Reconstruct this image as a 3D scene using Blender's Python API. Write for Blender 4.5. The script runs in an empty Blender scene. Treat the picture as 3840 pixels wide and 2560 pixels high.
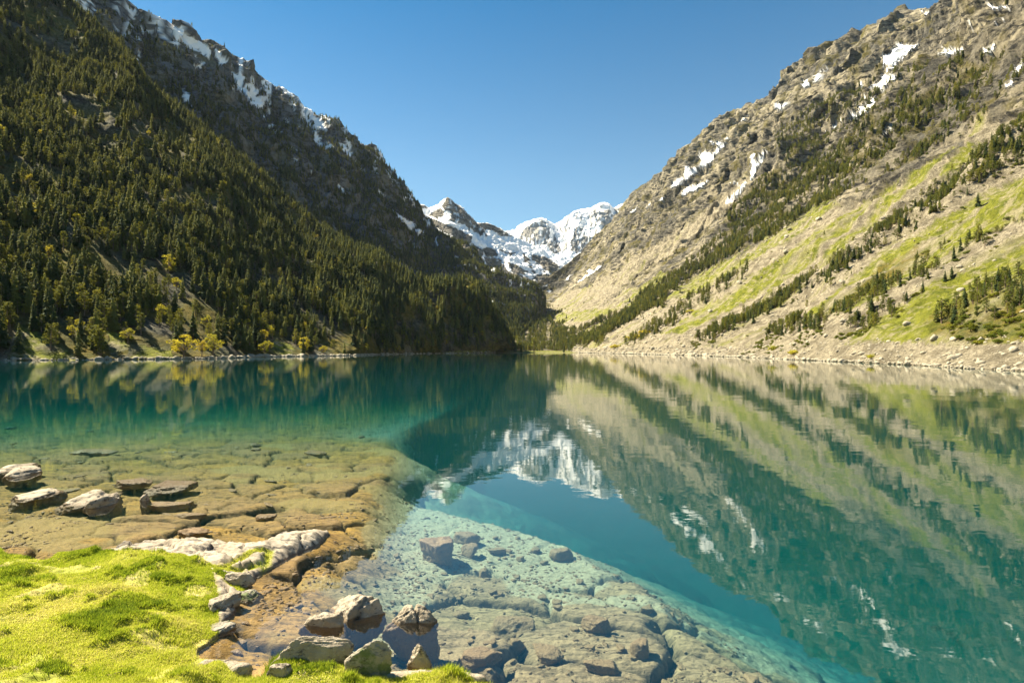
import bpy, math, random
import numpy as np
from mathutils import Vector, Matrix

random.seed(4); RNG = np.random.default_rng(11)
SC = bpy.context.scene
COL = SC.collection

# ------------------------------------------------------------------ camera, sky, sun, exposure
EYE = 5.0            # eye height over the lake, metres
FPX, HX, HY = 2133.0, 1920.0, 1312.0     # focal length, horizon point of the photograph, in its pixels
cam = bpy.data.cameras.new('camera'); cam_o = bpy.data.objects.new('camera', cam); COL.objects.link(cam_o)
cam_o.location = (0, 0, EYE); cam_o.rotation_euler = (math.radians(90), 0, 0)
cam.sensor_width = 36; cam.lens = 36 * FPX / 3840; cam.shift_y = (HY - 1280) / 3840
cam.clip_start = .1; cam.clip_end = 30000
SC.camera = cam_o

SUN_EL, SUN_AZ = math.radians(47), math.radians(-62)      # azimuth from +Y towards +X
SUN_DIR = Vector((math.sin(SUN_AZ) * math.cos(SUN_EL), math.cos(SUN_AZ) * math.cos(SUN_EL), math.sin(SUN_EL)))
world = bpy.data.worlds.new('World'); SC.world = world; world.use_nodes = True
wn = world.node_tree.nodes; wl = world.node_tree.links
sky = wn.new('ShaderNodeTexSky'); sky.sky_type = 'NISHITA'; sky.sun_disc = False
sky.sun_elevation = SUN_EL; sky.sun_rotation = SUN_AZ; sky.altitude = 1700; sky.air_density = 1.1; sky.dust_density = .3; sky.ozone_density = 2.2
tc = wn.new('ShaderNodeTexCoord'); sz_ = wn.new('ShaderNodeSeparateXYZ'); wl.new(tc.outputs['Generated'], sz_.inputs[0])
rmp = wn.new('ShaderNodeValToRGB'); wl.new(sz_.outputs[2], rmp.inputs[0]); mxs = wn.new('ShaderNodeMix'); mxs.data_type = 'RGBA'; mxs.blend_type = 'MULTIPLY'; mxs.inputs[0].default_value = 1
for k_, (p_, c_) in enumerate(((.08, (.92, .98, .86)), (.30, (.62, .90, .88)), (.55, (.09, .63, .81)))):
    if k_ == 2: rmp.color_ramp.elements.new(p_)
    rmp.color_ramp.elements[k_].position = p_; rmp.color_ramp.elements[k_].color = (*c_, 1)
wl.new(sky.outputs[0], mxs.inputs[6]); wl.new(rmp.outputs[0], mxs.inputs[7]); wl.new(mxs.outputs[2], wn['Background'].inputs[0]); wn['Background'].inputs[1].default_value = .05
sl = bpy.data.lights.new('sun', 'SUN'); sl.energy = 5.0; sl.angle = math.radians(.53); sl.color = (1, .885, .64)
so = bpy.data.objects.new('sun', sl); COL.objects.link(so); so.rotation_euler = SUN_DIR.to_track_quat('Z', 'Y').to_euler()
SC.view_settings.view_transform = 'Standard'; SC.view_settings.look = 'None'; SC.view_settings.exposure = 1.78; SC.view_settings.gamma = 1
SC.render.engine = 'CYCLES'
SC.cycles.max_bounces = 8; SC.cycles.diffuse_bounces = 2; SC.cycles.glossy_bounces = 3; SC.cycles.transparent_max_bounces = 10
SC.cycles.volume_bounces = 0; SC.cycles.use_denoising = True
SC.cycles.caustics_reflective = False; SC.cycles.caustics_refractive = False

# ------------------------------------------------------------------ numpy helpers
def sstep(a, b, x):
    t = np.clip((x - a) / (b - a), 0, 1); return t * t * (3 - 2 * t)
def _h(ix, iy, iz, seed):
    n = (ix * 374761393 + iy * 668265263 + iz * 2147483647 + seed * 974634777) & 0xffffffff
    n = ((n ^ (n >> 13)) * 1274126177) & 0xffffffff
    n = ((n ^ (n >> 16)) * 2246822519) & 0xffffffff
    return ((n ^ (n >> 15)) & 0xffffff) / float(0xffffff)
def vn(x, y, z=0., seed=0):
    """value noise in -1..1"""
    x, y, z = np.broadcast_arrays(np.asarray(x, float), np.asarray(y, float), np.asarray(z, float))
    fx, fy, fz = np.floor(x), np.floor(y), np.floor(z)
    ix, iy, iz = fx.astype(np.int64), fy.astype(np.int64), fz.astype(np.int64)
    u, v, w = x - fx, y - fy, z - fz
    u = u * u * (3 - 2 * u); v = v * v * (3 - 2 * v); w = w * w * (3 - 2 * w)
    r = 0
    for dz in ((0, 1) if np.any(w) else (0,)):
        a = _h(ix, iy, iz + dz, seed) * (1 - u) + _h(ix + 1, iy, iz + dz, seed) * u
        b = _h(ix, iy + 1, iz + dz, seed) * (1 - u) + _h(ix + 1, iy + 1, iz + dz, seed) * u
        c = a * (1 - v) + b * v
        r = r + c * (w if dz else (1 - w))
    return r * 2 - 1
def fbm(x, y, z=0., oct=5, seed=0, gain=.5, ridged=False):
    a, s, t = 1., 0., 0.
    for o in range(oct):
        n = vn(x, y, z, seed + o * 7)
        if ridged: n = 1 - 2 * np.abs(n)
        s = s + a * n; t += a; a *= gain
        x, y, z = x * 2.03 + 5.1, y * 2.03 + 1.7, z * 2.03 + 9.2
    return s / t
def inpoly(px, py, poly):
    r = np.zeros(px.shape, bool); n = len(poly)
    xs = [p[0] for p in poly]; ys = [p[1] for p in poly]
    m = (px >= min(xs)) & (px <= max(xs)) & (py >= min(ys)) & (py <= max(ys))
    if not m.any(): return r
    X, Y = px[m], py[m]; c = np.zeros(X.shape, bool)
    for i in range(n):
        x1, y1 = poly[i]; x2, y2 = poly[(i + 1) % n]
        if y1 == y2: continue
        k = (y1 > Y) != (y2 > Y)
        c ^= k & (X < (x2 - x1) * (Y - y1) / (y2 - y1) + x1)
    r[m] = c; return r
def pdist(X, Y, poly, closed=True):
    d = np.full(X.shape, 1e9); n = len(poly)
    for i in range(n if closed else n - 1):
        ax, ay = poly[i]; bx, by = poly[(i + 1) % n]
        L = (bx - ax) ** 2 + (by - ay) ** 2 + 1e-12
        t = np.clip(((X - ax) * (bx - ax) + (Y - ay) * (by - ay)) / L, 0, 1)
        d = np.minimum(d, np.hypot(X - ax - t * (bx - ax), Y - ay - t * (by - ay)))
    return d
def project(V):
    y = np.maximum(V[..., 1], 1e-3)
    return HX + FPX * V[..., 0] / y, HY - FPX * (V[..., 2] - EYE) / y
def unproj(px, py, Y):
    return np.array([(px - HX) / FPX * Y, Y, EYE - (py - HY) / FPX * Y])
def onplane(px, py, z=0.):
    Y = (EYE - z) * FPX / (py - HY); return ((px - HX) / FPX * Y, Y)
def T(ox, oy, s, *polys):
    return [[(ox + p[i] / s, oy + p[i + 1] / s) for i in range(0, len(p), 2)] for p in polys]

# ------------------------------------------------------------------ mesh helpers
def mesh_np(name, V, F, mat=None, attrs=None, smooth=True):
    me = bpy.data.meshes.new(name); V = np.asarray(V, np.float32); F = np.asarray(F, np.int32)
    k = F.shape[1]
    me.vertices.add(len(V)); me.vertices.foreach_set('co', V.ravel())
    me.loops.add(F.size); me.loops.foreach_set('vertex_index', F.ravel())
    me.polygons.add(len(F)); me.polygons.foreach_set('loop_start', np.arange(0, F.size, k, dtype=np.int32))
    me.polygons.foreach_set('use_smooth', np.full(len(F), smooth))
    for an, av in (attrs or {}).items():
        av = np.asarray(av, np.float32)
        if av.ndim == 2:
            if av.shape[1] == 3: av = np.c_[av, np.ones(len(av))]
            a = me.attributes.new(an, 'FLOAT_COLOR', 'POINT'); a.data.foreach_set('color', av.astype(np.float32).ravel())
        else:
            a = me.attributes.new(an, 'FLOAT', 'POINT'); a.data.foreach_set('value', av)
    me.update(); me.validate()
    if mat: me.materials.append(mat)
    return me
def link(name, data, parent=None, loc=None, rot=None, scl=None):
    o = bpy.data.objects.new(name, data); COL.objects.link(o)
    if parent is not None: o.parent = parent
    if loc is not None: o.location = loc
    if rot is not None: o.rotation_euler = rot
    if scl is not None: o.scale = scl
    return o
def tag(o, label=None, cat=None, group=None, kind=None):
    if label: o['label'] = label
    if cat: o['category'] = cat
    if group: o['group'] = group
    if kind: o['kind'] = kind
    return o
def gridF(nu, nv):
    i, j = np.meshgrid(np.arange(nu - 1), np.arange(nv - 1), indexing='ij')
    a = (i * nv + j).ravel(); return np.stack([a, a + nv, a + nv + 1, a + 1], 1)

# ------------------------------------------------------------------ node helper
class NT:
    def __init__(s, name):
        s.m = bpy.data.materials.new(name); s.m.use_nodes = True; s.t = s.m.node_tree; s.n = s.t.nodes
        s.n.clear(); s.out = s.n.new('ShaderNodeOutputMaterial')
    def new(s, ty, **kw):
        nd = s.n.new(ty)
        for k, v in kw.items(): setattr(nd, k, v)
        return nd
    def set(s, sock, v):
        if isinstance(v, bpy.types.NodeSocket): s.t.links.new(v, sock)
        elif isinstance(v, (tuple, list)) and len(v) == 3 and sock.type == 'RGBA': sock.default_value = (*v, 1)
        else: sock.default_value = v
    def noise(s, scale, detail=6, rough=.6, vec=None, dist=0., dim='3D'):
        nd = s.new('ShaderNodeTexNoise', noise_dimensions=dim)
        s.set(nd.inputs['Scale'], scale); s.set(nd.inputs['Detail'], detail); s.set(nd.inputs['Roughness'], rough); s.set(nd.inputs['Distortion'], dist)
        if vec is not None: s.set(nd.inputs['Vector'], vec)
        return nd.outputs['Fac']
    def coord(s, scale=(1, 1, 1), rot=(0, 0, 0), kind='Object'):
        c = s.new('ShaderNodeTexCoord'); m = s.new('ShaderNodeMapping')
        s.set(m.inputs['Vector'], c.outputs[kind]); m.inputs['Scale'].default_value = scale; m.inputs['Rotation'].default_value = rot
        return m.outputs[0]
    def ramp(s, fac, *stops, interp='LINEAR'):
        r = s.new('ShaderNodeValToRGB'); s.set(r.inputs[0], fac); e = r.color_ramp; e.interpolation = interp
        while len(e.elements) < len(stops): e.elements.new(.5)
        for k, (p, c) in enumerate(stops):
            e.elements[k].position = p; e.elements[k].color = (*c, 1) if isinstance(c, (tuple, list)) else (c, c, c, 1)
        return r.outputs[0]
    def mix(s, f, a, b, mode='MIX'):
        m = s.new('ShaderNodeMix', data_type='RGBA', blend_type=mode)
        s.set(m.inputs[0], f); s.set(m.inputs[6], a); s.set(m.inputs[7], b); return m.outputs[2]
    def math(s, op, a, b=0., clamp=False):
        m = s.new('ShaderNodeMath', operation=op, use_clamp=clamp); s.set(m.inputs[0], a); s.set(m.inputs[1], b); return m.outputs[0]
    def attr(s, name):
        a = s.new('ShaderNodeAttribute', attribute_name=name); return a
    def bump(s, h, strength=.5, dist=1., normal=None):
        b = s.new('ShaderNodeBump'); s.set(b.inputs['Height'], h); s.set(b.inputs['Strength'], strength); s.set(b.inputs['Distance'], dist)
        if normal is not None: s.set(b.inputs['Normal'], normal)
        return b.outputs[0]
    def bsdf(s, col, rough=.9, normal=None, spec=.2, **kw):
        p = s.new('ShaderNodeBsdfPrincipled'); s.set(p.inputs['Base Color'], col); s.set(p.inputs['Roughness'], rough); s.set(p.inputs['Specular IOR Level'], spec)
        if normal is not None: s.set(p.inputs['Normal'], normal)
        for k, v in kw.items(): s.set(p.inputs[k.replace('_', ' ')], v)
        s.t.links.new(p.outputs[0], s.out.inputs[0]); return p
    def surf(s, sh): s.t.links.new(sh, s.out.inputs[0])

def mountain_mat(name, rockA, rockB, scree, fine, bumpd):
    """masks: m1 = (snow, grass, scree, heather)"""
    t = NT(name); a = t.attr('m1'); sep = t.new('ShaderNodeSeparateColor'); t.set(sep.inputs[0], a.outputs['Color'])
    co = t.coord(); cs = t.coord(scale=(1, 1, 2.4), rot=(.25, .1, 0))
    n1 = t.noise(fine, 9, .68, cs); n2 = t.noise(fine * .13, 6, .6, co); n3 = t.noise(fine * 4, 6, .7, co)
    rock = t.mix(t.ramp(n2, (.40, 0.), (.60, 1.)), rockA, rockB)
    rock = t.mix(t.ramp(n1, (.42, 1.), (.55, 0.)), rock, (.04, .038, .036))
    rock = t.mix(t.ramp(n3, (.5, 0.), (.75, .45)), rock, (.42, .38, .30))
    rock = t.mix(t.math('MULTIPLY', t.ramp(t.noise(fine * .5, 7, .7, co), (.5, 0.), (.62, .8)), a.outputs['Alpha']), rock, (.14, .12, .03))
    vor = t.new('ShaderNodeTexVoronoi'); t.set(vor.inputs['Scale'], fine * 3); t.set(vor.inputs['Vector'], co)
    sc = t.mix(n3, scree, tuple(c * .62 for c in scree))
    sc = t.mix(t.ramp(vor.outputs['Distance'], (.3, 0.), (.8, .7)), sc, (.10, .085, .06))
    gr = t.mix(t.ramp(n3, (.35, 0.), (.65, 1.)), (.08, .10, .012), (.25, .255, .035))
    gr = t.mix(t.ramp(t.noise(fine * 2.6, 7, .75, co), (.50, 0.), (.60, .85)), gr, (.34, .30, .19))
    n4 = t.noise(fine * 18, 5, .75, co)
    gr = t.mix(t.ramp(n4, (.5, 0.), (.7, .6)), gr, (.07, .08, .015)); sc = t.mix(t.ramp(n4, (.42, .75), (.56, 0.)), sc, (.12, .10, .07))
    he = t.mix(t.ramp(n3, (.35, 0.), (.65, 1.)), (.07, .075, .015), (.20, .15, .03))
    he = t.mix(t.ramp(n1, (.52, 0.), (.62, .7)), he, (.05, .08, .01))
    sn = t.mix(t.ramp(t.noise(fine * .6, 5, .6, co), (.4, 0.), (.8, .5)), (.88, .89, .92), (.70, .66, .60))
    c = t.mix(sep.outputs[2], rock, sc); c = t.mix(sep.outputs[1], c, gr)
    hv = t.attr('m2'); c = t.mix(hv.outputs['Fac'], c, he)
    c = t.mix(sep.outputs[0], c, sn)
    hh = t.math('MULTIPLY', t.math('SUBTRACT', 1., sep.outputs[0]), n1)
    rb = t.math('SUBTRACT', 1., t.math('MAXIMUM', sep.outputs[2], sep.outputs[1]))
    nb = t.bump(t.math('MULTIPLY', hh, rb), 1., bumpd)
    nb = t.bump(t.math('MULTIPLY', t.math('SUBTRACT', 1., sep.outputs[0]), n3), 1., bumpd * .3, nb)
    nb = t.bump(t.math('MULTIPLY', t.math('SUBTRACT', 1., sep.outputs[0]), n4), 1., bumpd * .09, nb)
    t.bsdf(c, .95, nb, .1); return t.m

# ------------------------------------------------------------------ mountains: sheets from a base line to a ridge line
def spl(x, xp, P):
    """monotone-ish cubic (Catmull-Rom) through P at xp"""
    P = np.asarray(P, float); xp = np.asarray(xp, float); n = len(xp)
    m = np.zeros_like(P)
    d = (P[1:] - P[:-1]) / (xp[1:] - xp[:-1])[:, None]
    m[0], m[-1] = d[0], d[-1]; m[1:-1] = (d[1:] + d[:-1]) / 2
    k = np.clip(np.searchsorted(xp, x, 'right') - 1, 0, n - 2)
    h = (xp[k + 1] - xp[k])[:, None]; t = ((x - xp[k]) / h[:, 0])[:, None]
    return ((2 * t**3 - 3 * t**2 + 1) * P[k] + (t**3 - 2 * t**2 + t) * h * m[k] + (-2 * t**3 + 3 * t**2) * P[k + 1] + (t**3 - t**2) * h * m[k + 1])
def sheet(cols, sky, w, nv, expo, amp, seed, gul=(140., 5., .35), amp_r=.0, vexp=1., jag=5., terr=0.):
    """cols: (base xyz, ridge px, ridge Y) or (base xyz, (x, y, z)); w = samples per column gap"""
    us = np.concatenate([np.linspace(i, i + 1, w[i], endpoint=False) for i in range(len(cols) - 1)] + [[len(cols) - 1.]])
    kk = np.arange(len(cols)); B = spl(us, kk, [c[0] for c in cols])
    sky = np.array(sky, float)
    Rw = []
    for c in cols:
        if len(c) == 3: Rw.append(unproj(c[1], np.interp(c[1], sky[:, 0], sky[:, 1]), c[2]))
        else: Rw.append(np.array(c[1], float))
    R = spl(us, kk, Rw)
    for i in range(len(cols) - 1):          # follow the skyline exactly between columns given by pixel
        a, b = cols[i], cols[i + 1]
        if len(a) == 3 and len(b) == 3:
            m = (us >= i) & (us <= i + 1); f = us[m] - i
            px = a[1] + (b[1] - a[1]) * f; Y = a[2] + (b[2] - a[2]) * f; py = np.interp(px, sky[:, 0], sky[:, 1])
            R[m] = np.stack([(px - HX) / FPX * Y, Y, EYE - (py - HY) / FPX * Y], 1)
    vs = np.concatenate([np.linspace(0, 1, nv) ** vexp, [1.02, 1.06, 1.15, 1.4, 1.9]])
    nu, nvt = len(us), len(vs)
    S = vs[None, :, None]; Vv = np.minimum(S, 1)
    P = B[:, None, :] + (R - B)[:, None, :] * S
    ex = np.interp(us, kk, [expo] * len(cols) if np.isscalar(expo) else expo)[:, None]
    P[..., 2] = B[:, None, 2] + (R - B)[:, None, 2] * (np.minimum(vs, 1)[None, :] ** ex - np.maximum(vs - 1, 0)[None, :] * 1.0)
    # displacement along the surface normal
    du = np.gradient(P, axis=0); dv = np.gradient(P, axis=1); N = np.cross(du, dv); N /= np.linalg.norm(N, axis=2, keepdims=True) + 1e-9
    if N[..., 2].mean() < 0: N = -N
    su = np.cumsum(np.r_[0, np.linalg.norm(np.diff(P[:, nv // 2], axis=0), axis=1)])[:, None] * np.ones((1, nvt))
    H = np.linalg.norm(R - B, axis=1)[:, None] * vs[None, :]
    g1, gl, ga = gul
    warp = fbm(su / 260, H / 260, oct=4, seed=seed + 3) * 60
    gull = fbm((su + warp) / g1, H / (g1 * gl), oct=5, seed=seed, ridged=True, gain=.55)
    rough = fbm(P[..., 0] / 125, P[..., 1] / 125, P[..., 2] / 150, oct=7, seed=seed + 50, gain=.59, ridged=True)
    a = np.interp(vs, [0, .03, .3, .6, .93, 1, 1.1, 2], np.array([0, .15, .45, 1., 1., amp_r, .6, 1]))[None, :]
    amp = np.interp(us, kk, [amp] * len(cols) if np.isscalar(amp) else amp)[:, None]
    dd = (ga * gull + (1 - ga) * rough) * amp * a
    P = P + N * dd[..., None]
    j = fbm(P[..., 0] / 25, P[..., 1] / 25, P[..., 2] / 25, oct=5, seed=seed + 90, gain=.65) * jag * np.interp(vs, [0, .02, .4, .8, 1.0, 2], [.0, .1, .3, 1, 1, 1])[None, :]
    if terr:
        tt = P[..., 2] / terr + 1.1 * fbm(P[..., 0] / 160, P[..., 1] / 160, oct=4, seed=seed + 120); fr_ = tt - np.floor(tt)
        P[..., 2] += (sstep(.25, .75, fr_) - fr_) * terr * .55 * sstep(.32, .5, vs + .0)[None, :] * (vs < .97)[None, :] * np.clip(.6 + 1.2 * fbm(P[..., 0] / 90, P[..., 1] / 90, P[..., 2] / 90, oct=3, seed=seed + 130), 0, 1.2)
    P[..., 2] += j
    return P, gull, rough, np.broadcast_to(vs[None, :], P.shape[:2])
def fpush(px, py, s, a, seed=5):
    return px + vn(px / s, py / s, seed=seed) * a + vn(px / s * 2.3, py / s * 2.3, seed=seed + 1) * a * .5, py + vn(px / s, py / s, seed=seed + 2) * a + vn(px / s * 2.3, py / s * 2.3, seed=seed + 3) * a * .5
def anyp(px, py, polys):
    r = np.zeros(px.shape, bool)
    for p in polys: r |= inpoly(px, py, p)
    return r.astype(float)

SKY_R = [(1900, 1300), (1990, 1085), (2009, 1068), (2069, 1030), (2118, 995), (2162, 959), (2205, 921), (2238, 877), (2314, 818), (2345, 785), (2351, 767), (2376, 718), (2400, 700), (2449, 669), (2500, 640), (2531, 629), (2560, 571), (2585, 548), (2614, 513), (2640, 500), (2665, 480), (2698, 460), (2710, 472), (2716, 469), (2745, 430), (2780, 405), (2801, 388), (2837, 384), (2850, 388), (2872, 379), (2910, 350), (2989, 295), (3042, 241), (3070, 225), (3096, 205), (3120, 193), (3150, 165), (3167, 165), (3180, 172), (3194, 183), (3215, 165), (3243, 143), (3265, 103), (3300, 85), (3337, 62), (3360, 40), (3375, 22), (3390, 20), (3408, 34), (3453, 34), (3490, 38), (3524, 45), (3547, 54), (3560, 25), (3582, 0), (3700, -70), (3840, -150), (4300, -450)]
colsR = [((108, -60, -1), (850, -120, 600)), ((110, 40, -1), (900, 100, 650)), ((117, 133, -1), (950, 330, 690)), ((133, 205, -1), (980, 480, 730)), ((142, 280, -1), (1000, 600, 760)), ((156, 427, -1), (1060, 800, 810)),
         ((150, 667, -1), 4300, 1000.), ((115, 1000, -1), 3800, 1400.), ((100, 1300, 12), 3547, 1550.), ((112, 1500, 40), 3194, 1950.), ((115, 1700, 68), 2989, 2150.), ((130, 1880, 100), 2801, 2400.), ((140, 2050, 130), 2600, 2550.), ((138, 2180, 155), 2449, 2700.),
         ((135, 2300, 180), 2351, 2850.), ((125, 2340, 186), 2205, 2750.), ((118, 2380, 190), 2118, 2650.), ((110, 2400, 195), 2009, 2520.), ((95, 2420, 190), 1975, 2450.)]
SKY_L = [(-1500, -1300), (-300, -650), (240, -150), (464, 0), (527, 62), (545, 70), (558, 62), (575, 78), (600, 70), (625, 94), (665, 96), (700, 120), (741, 152), (795, 183), (866, 223), (929, 268), (950, 280), (982, 299), (1036, 344), (1045, 336), (1058, 332), (1080, 345), (1098, 357), (1110, 390), (1125, 402), (1150, 412), (1179, 429), (1220, 455), (1250, 473), (1280, 500), (1310, 530), (1345, 548), (1375, 560), (1388, 571), (1411, 610), (1437, 653), (1450, 668), (1481, 703), (1514, 744), (1545, 790), (1575, 830), (1606, 856), (1661, 888), (1715, 910), (1770, 948), (1802, 981), (1819, 1008), (1850, 1016), (1879, 1024), (1933, 1046), (1975, 1062), (2004, 1070), (2031, 1100), (2042, 1144), (2060, 1200), (2100, 1290)]
colsL2 = [((-1300, 500, 300), (-1900, 700, 1150)), ((-900, 850, 420), -300, 1250.), ((-700, 1000, 300), 464, 1500.), ((-500, 1050, 170), 866, 1800.), ((-350, 1120, 80), 1280, 2200.), ((-230, 1180, 40), 1519, 2450.), ((-120, 1200, 15), 1661, 2300.),
          ((-60, 1260, 10), 1819, 2050.), ((10, 1450, 35), 1933, 2050.), ((60, 1700, 70), 2004, 2080.), ((85, 1850, 95), 2031, 2100.), ((105, 2000, 120), 2042, 2120.)]
SKY_1 = [(-1500, -1200), (-600, -700), (0, -150), (300, 110), (600, 370), (750, 500), (900, 620), (1100, 790), (1220, 880), (1334, 955), (1450, 1020), (1552, 1065), (1661, 1082), (1770, 1115), (1824, 1140), (1850, 1190), (1868, 1250), (1880, 1306)]
colsL1 = [((-120, -80, -1), (-700, -150, 500)), ((-175, 40, -1), (-850, 150, 600)), ((-215, 130, -1), (-1000, 500, 760)), ((-239, 220, -1), (-1100, 780, 830)), ((-232, 266, -1), 0, 1020.), ((-195, 300, -1), 300, 1000.), ((-170, 325, -1), 600, 980.), ((-176, 370, -1), 900, 990.), ((-172, 410, -1), 1100, 1010.), ((-145, 485, -1), 1334, 1040.),
          ((-146, 600, -1), 1552, 1040.), ((-138, 700, -1), 1661, 1030.), ((-115, 800, -1), 1770, 1010.), ((-70, 880, 0), 1824, 1000.), ((-45, 930, 1), 1868, 990.), ((-30, 960, 1), 1880, 990.)]
SKY_F1 = [(1300, 745), (1480, 750), (1519, 757), (1540, 762), (1560, 766), (1585, 767), (1606, 782), (1630, 772), (1655, 760), (1665, 748), (1680, 739), (1690, 745), (1696, 757), (1710, 768), (1726, 780), (1750, 800), (1770, 815), (1785, 832), (1797, 836), (1815, 835), (1835, 837), (1850, 845), (1879, 858), (1900, 870), (1917, 879), (1960, 905), (2040, 940), (2100, 960), (2170, 985), (2300, 1000)]
colsF1 = [((-560, 2500, 350), 1300, 3900.), ((-430, 2550, 330), 1480, 3900.), ((-330, 2600, 320), 1606, 3850.), ((-250, 2600, 310), 1680, 3700.), ((-170, 2650, 290), 1797, 3800.), ((-90, 2700, 270), 1917, 4000.), ((20, 2750, 260), 2040, 4100.), ((110, 2800, 250), 2170, 4100.), ((240, 2900, 250), 2300, 4200.)]
SKY_F2 = [(1700, 960), (1850, 905), (1914, 869), (1950, 855), (1982, 839), (2010, 822), (2031, 816), (2050, 824), (2064, 831), (2080, 840), (2100, 830), (2118, 821), (2135, 806), (2151, 793), (2165, 789), (2190, 781), (2216, 779), (2240, 766), (2260, 758), (2275, 759), (2287, 764), (2295, 776), (2305, 780), (2309, 774), (2330, 766), (2347, 760), (2420, 720), (2600, 760)]
colsF2 = [((-500, 4600, 500), 1700, 5800.), ((-50, 4500, 450), 1914, 5900.), ((150, 4450, 430), 2031, 5800.), ((300, 4400, 430), 2080, 6000.), ((420, 4500, 450), 2151, 6000.), ((620, 4600, 480), 2260, 6000.), ((760, 4700, 500), 2320, 6300.), ((1300, 4700, 550), 2600, 6300.)]

SNOW_R = (T(3000, 0, 2.24, (680,480,850,370,960,380,1040,340,960,410,900,460,830,520,790,570,720,605,760,560,700,545), (665,640,740,618,840,625,830,650,750,690,700,755,580,725,640,705,700,660),
    (660,790,610,900,550,950,450,1010,370,1035,460,960,510,910,460,885,600,880,600,845,500,840,600,820), (355,1015,300,1072,200,1122,275,1055), (710,1135,740,1095,815,1015,800,1075,730,1145), (1115,480,1200,425,1285,385,1250,425,1330,418,1425,410,1330,445,1200,465),
    (1550,400,1645,382,1645,432,1600,460,1535,445), (1550,55,1700,45,1765,70,1640,85), (1735,735,1775,640,1815,560,1890,495,1890,540,1825,620,1780,715), (100,680,155,622,250,568,190,640,140,695), (0,700,50,678,95,715,40,750),
    (1000,80,1060,95,1100,105,1050,125), (1630,192,1725,155,1705,188,1650,203), (485,688,565,715,520,728), (920,70,965,70,940,85), (1400,180,1440,160,1420,195)) +
    T(2300, 300, 2.24, (470,925,525,830,590,810,598,720,700,742,735,700,715,640,780,600,860,604,878,550,795,510,935,522,960,470,975,495,890,600,830,680,700,780,560,885), (560,965,635,890,700,878,800,842,750,905,680,935,600,968),
    (930,1050,1000,965,1055,905,1118,855,1095,930,1000,1015), (1142,835,1160,740,1148,615,1195,615,1180,660,1235,662,1303,555,1298,615,1245,700,1205,760,1165,825), (1340,245,1378,195,1475,195,1400,245), (1055,350,1145,285,1135,310,1080,350),
    (975,865,1020,848,1055,878,990,872), (1570,20,1622,5,1655,50,1600,74), (382,1020,442,965,425,1018), (255,1080,325,1030,290,1076), (128,1120,198,1070,182,1104)) +
    T(1500, 700, 2.613, (1720,940,1850,845,1815,820,1900,812,1982,750,1965,792,1850,875), (1605,915,1705,845,1645,905), (1380,990,1445,950,1435,978), (1428,1025,1505,1005,1465,1040), (1376,1022,1402,1026,1400,1100,1424,1150,1400,1165,1376,1090), (2240,255,2320,205,2310,225,2260,260)))
SNOW_L = (T(0, 0, 2.24, (560,0,700,0,800,20,700,80,850,68,800,92,750,175,710,205,690,130,635,80,700,40), (1395,215,1450,205,1550,265,1650,335,1700,365,1785,430,1755,505,1680,445,1590,405,1500,345), (1215,255,1270,198,1285,220,1240,275),
    (1375,322,1445,285,1430,310,1350,365,1335,340), (1010,440,1060,495,1100,545,1190,558,1180,578,1105,552), (1090,510,1150,490,1160,418,1195,428,1170,500,1120,520), (1528,748,1605,795,1592,870,1625,918,1540,852), (1588,500,1640,555,1725,518,1640,575),
    (1812,480,1860,458,1955,530,1900,522,1860,548), (815,290,850,265,862,320,912,308,935,333,860,335), (1125,308,1165,305,1190,335,1150,340)) +
    T(700, 200, 1.96, (332,135,370,155,400,165,432,185,405,240,492,205,445,275,562,245,505,318,595,318,560,412,520,405,470,352,400,282,350,212), (588,523,662,526,600,556), (608,563,712,573,702,592,640,594), (708,690,780,678,825,722,760,705),
    (768,748,845,792,790,784), (848,428,892,478,925,530,955,550,918,488,985,478,1032,562,980,566,915,542,868,482), (918,578,972,578,952,618,998,608,982,685,950,642), (1108,648,1160,676,1214,740,1206,770,1150,722), (1218,768,1305,862,1280,854),
    (1102,956,1145,978,1178,1038,1140,1024), (1392,1002,1452,1036,1468,1074,1410,1034), (1486,1136,1550,1176,1655,1236,1735,1278,1690,1276,1665,1296,1664,1325,1600,1266), (1678,1290,1734,1298,1700,1356), (1602,1356,1724,1442,1690,1444),
    (1468,1482,1492,1500,1470,1528), (25,55,70,68,62,98,138,56,130,92,90,114,20,60), (868,850,934,872,905,874), (1495,1480,1530,1508,1520,1510), (210,30,250,20,330,60,250,80)) + T(1500, 700, 2.613, (520,680,575,690,580,716,540,700), (342,520,362,480,368,570,350,580), (600,935,700,990,860,1080,1040,1165,1030,1180,850,1100,680,1005)))
ROCK_F1 = T(1500, 700, 2.613, (408,185,440,150,465,95,520,150,600,205,700,308,780,380,855,495,790,470,760,442,680,438,640,372,560,352,485,330,505,262,430,225), (288,272,390,218,455,262,370,312), (762,358,860,358,960,398,1095,485,990,482,930,432,850,422,800,402),
    (200,290,330,318,520,398,705,490,700,552,620,562,500,482,330,382,230,332), (808,622,850,588,930,618,955,682,850,682), (828,690,1000,738,1060,830,1205,882,1150,884,920,842,860,782), (1058,738,1200,798,1235,864,1100,832), (1198,658,1285,720,1230,742),
    (1288,668,1450,698,1565,790,1500,852,1400,802,1350,742,1290,722), (1348,862,1500,862,1440,892,1350,942,1308,882), (960,600,1050,640,1140,650,1080,670), (700,560,820,620,800,700,740,680), (60,160,130,178,90,180), (170,175,240,190,270,220,200,200))
SNOW_F1B = T(1500, 700, 2.613, (478,130,500,130,515,200,500,240,485,180), (540,190,560,200,590,300,570,300))
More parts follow.
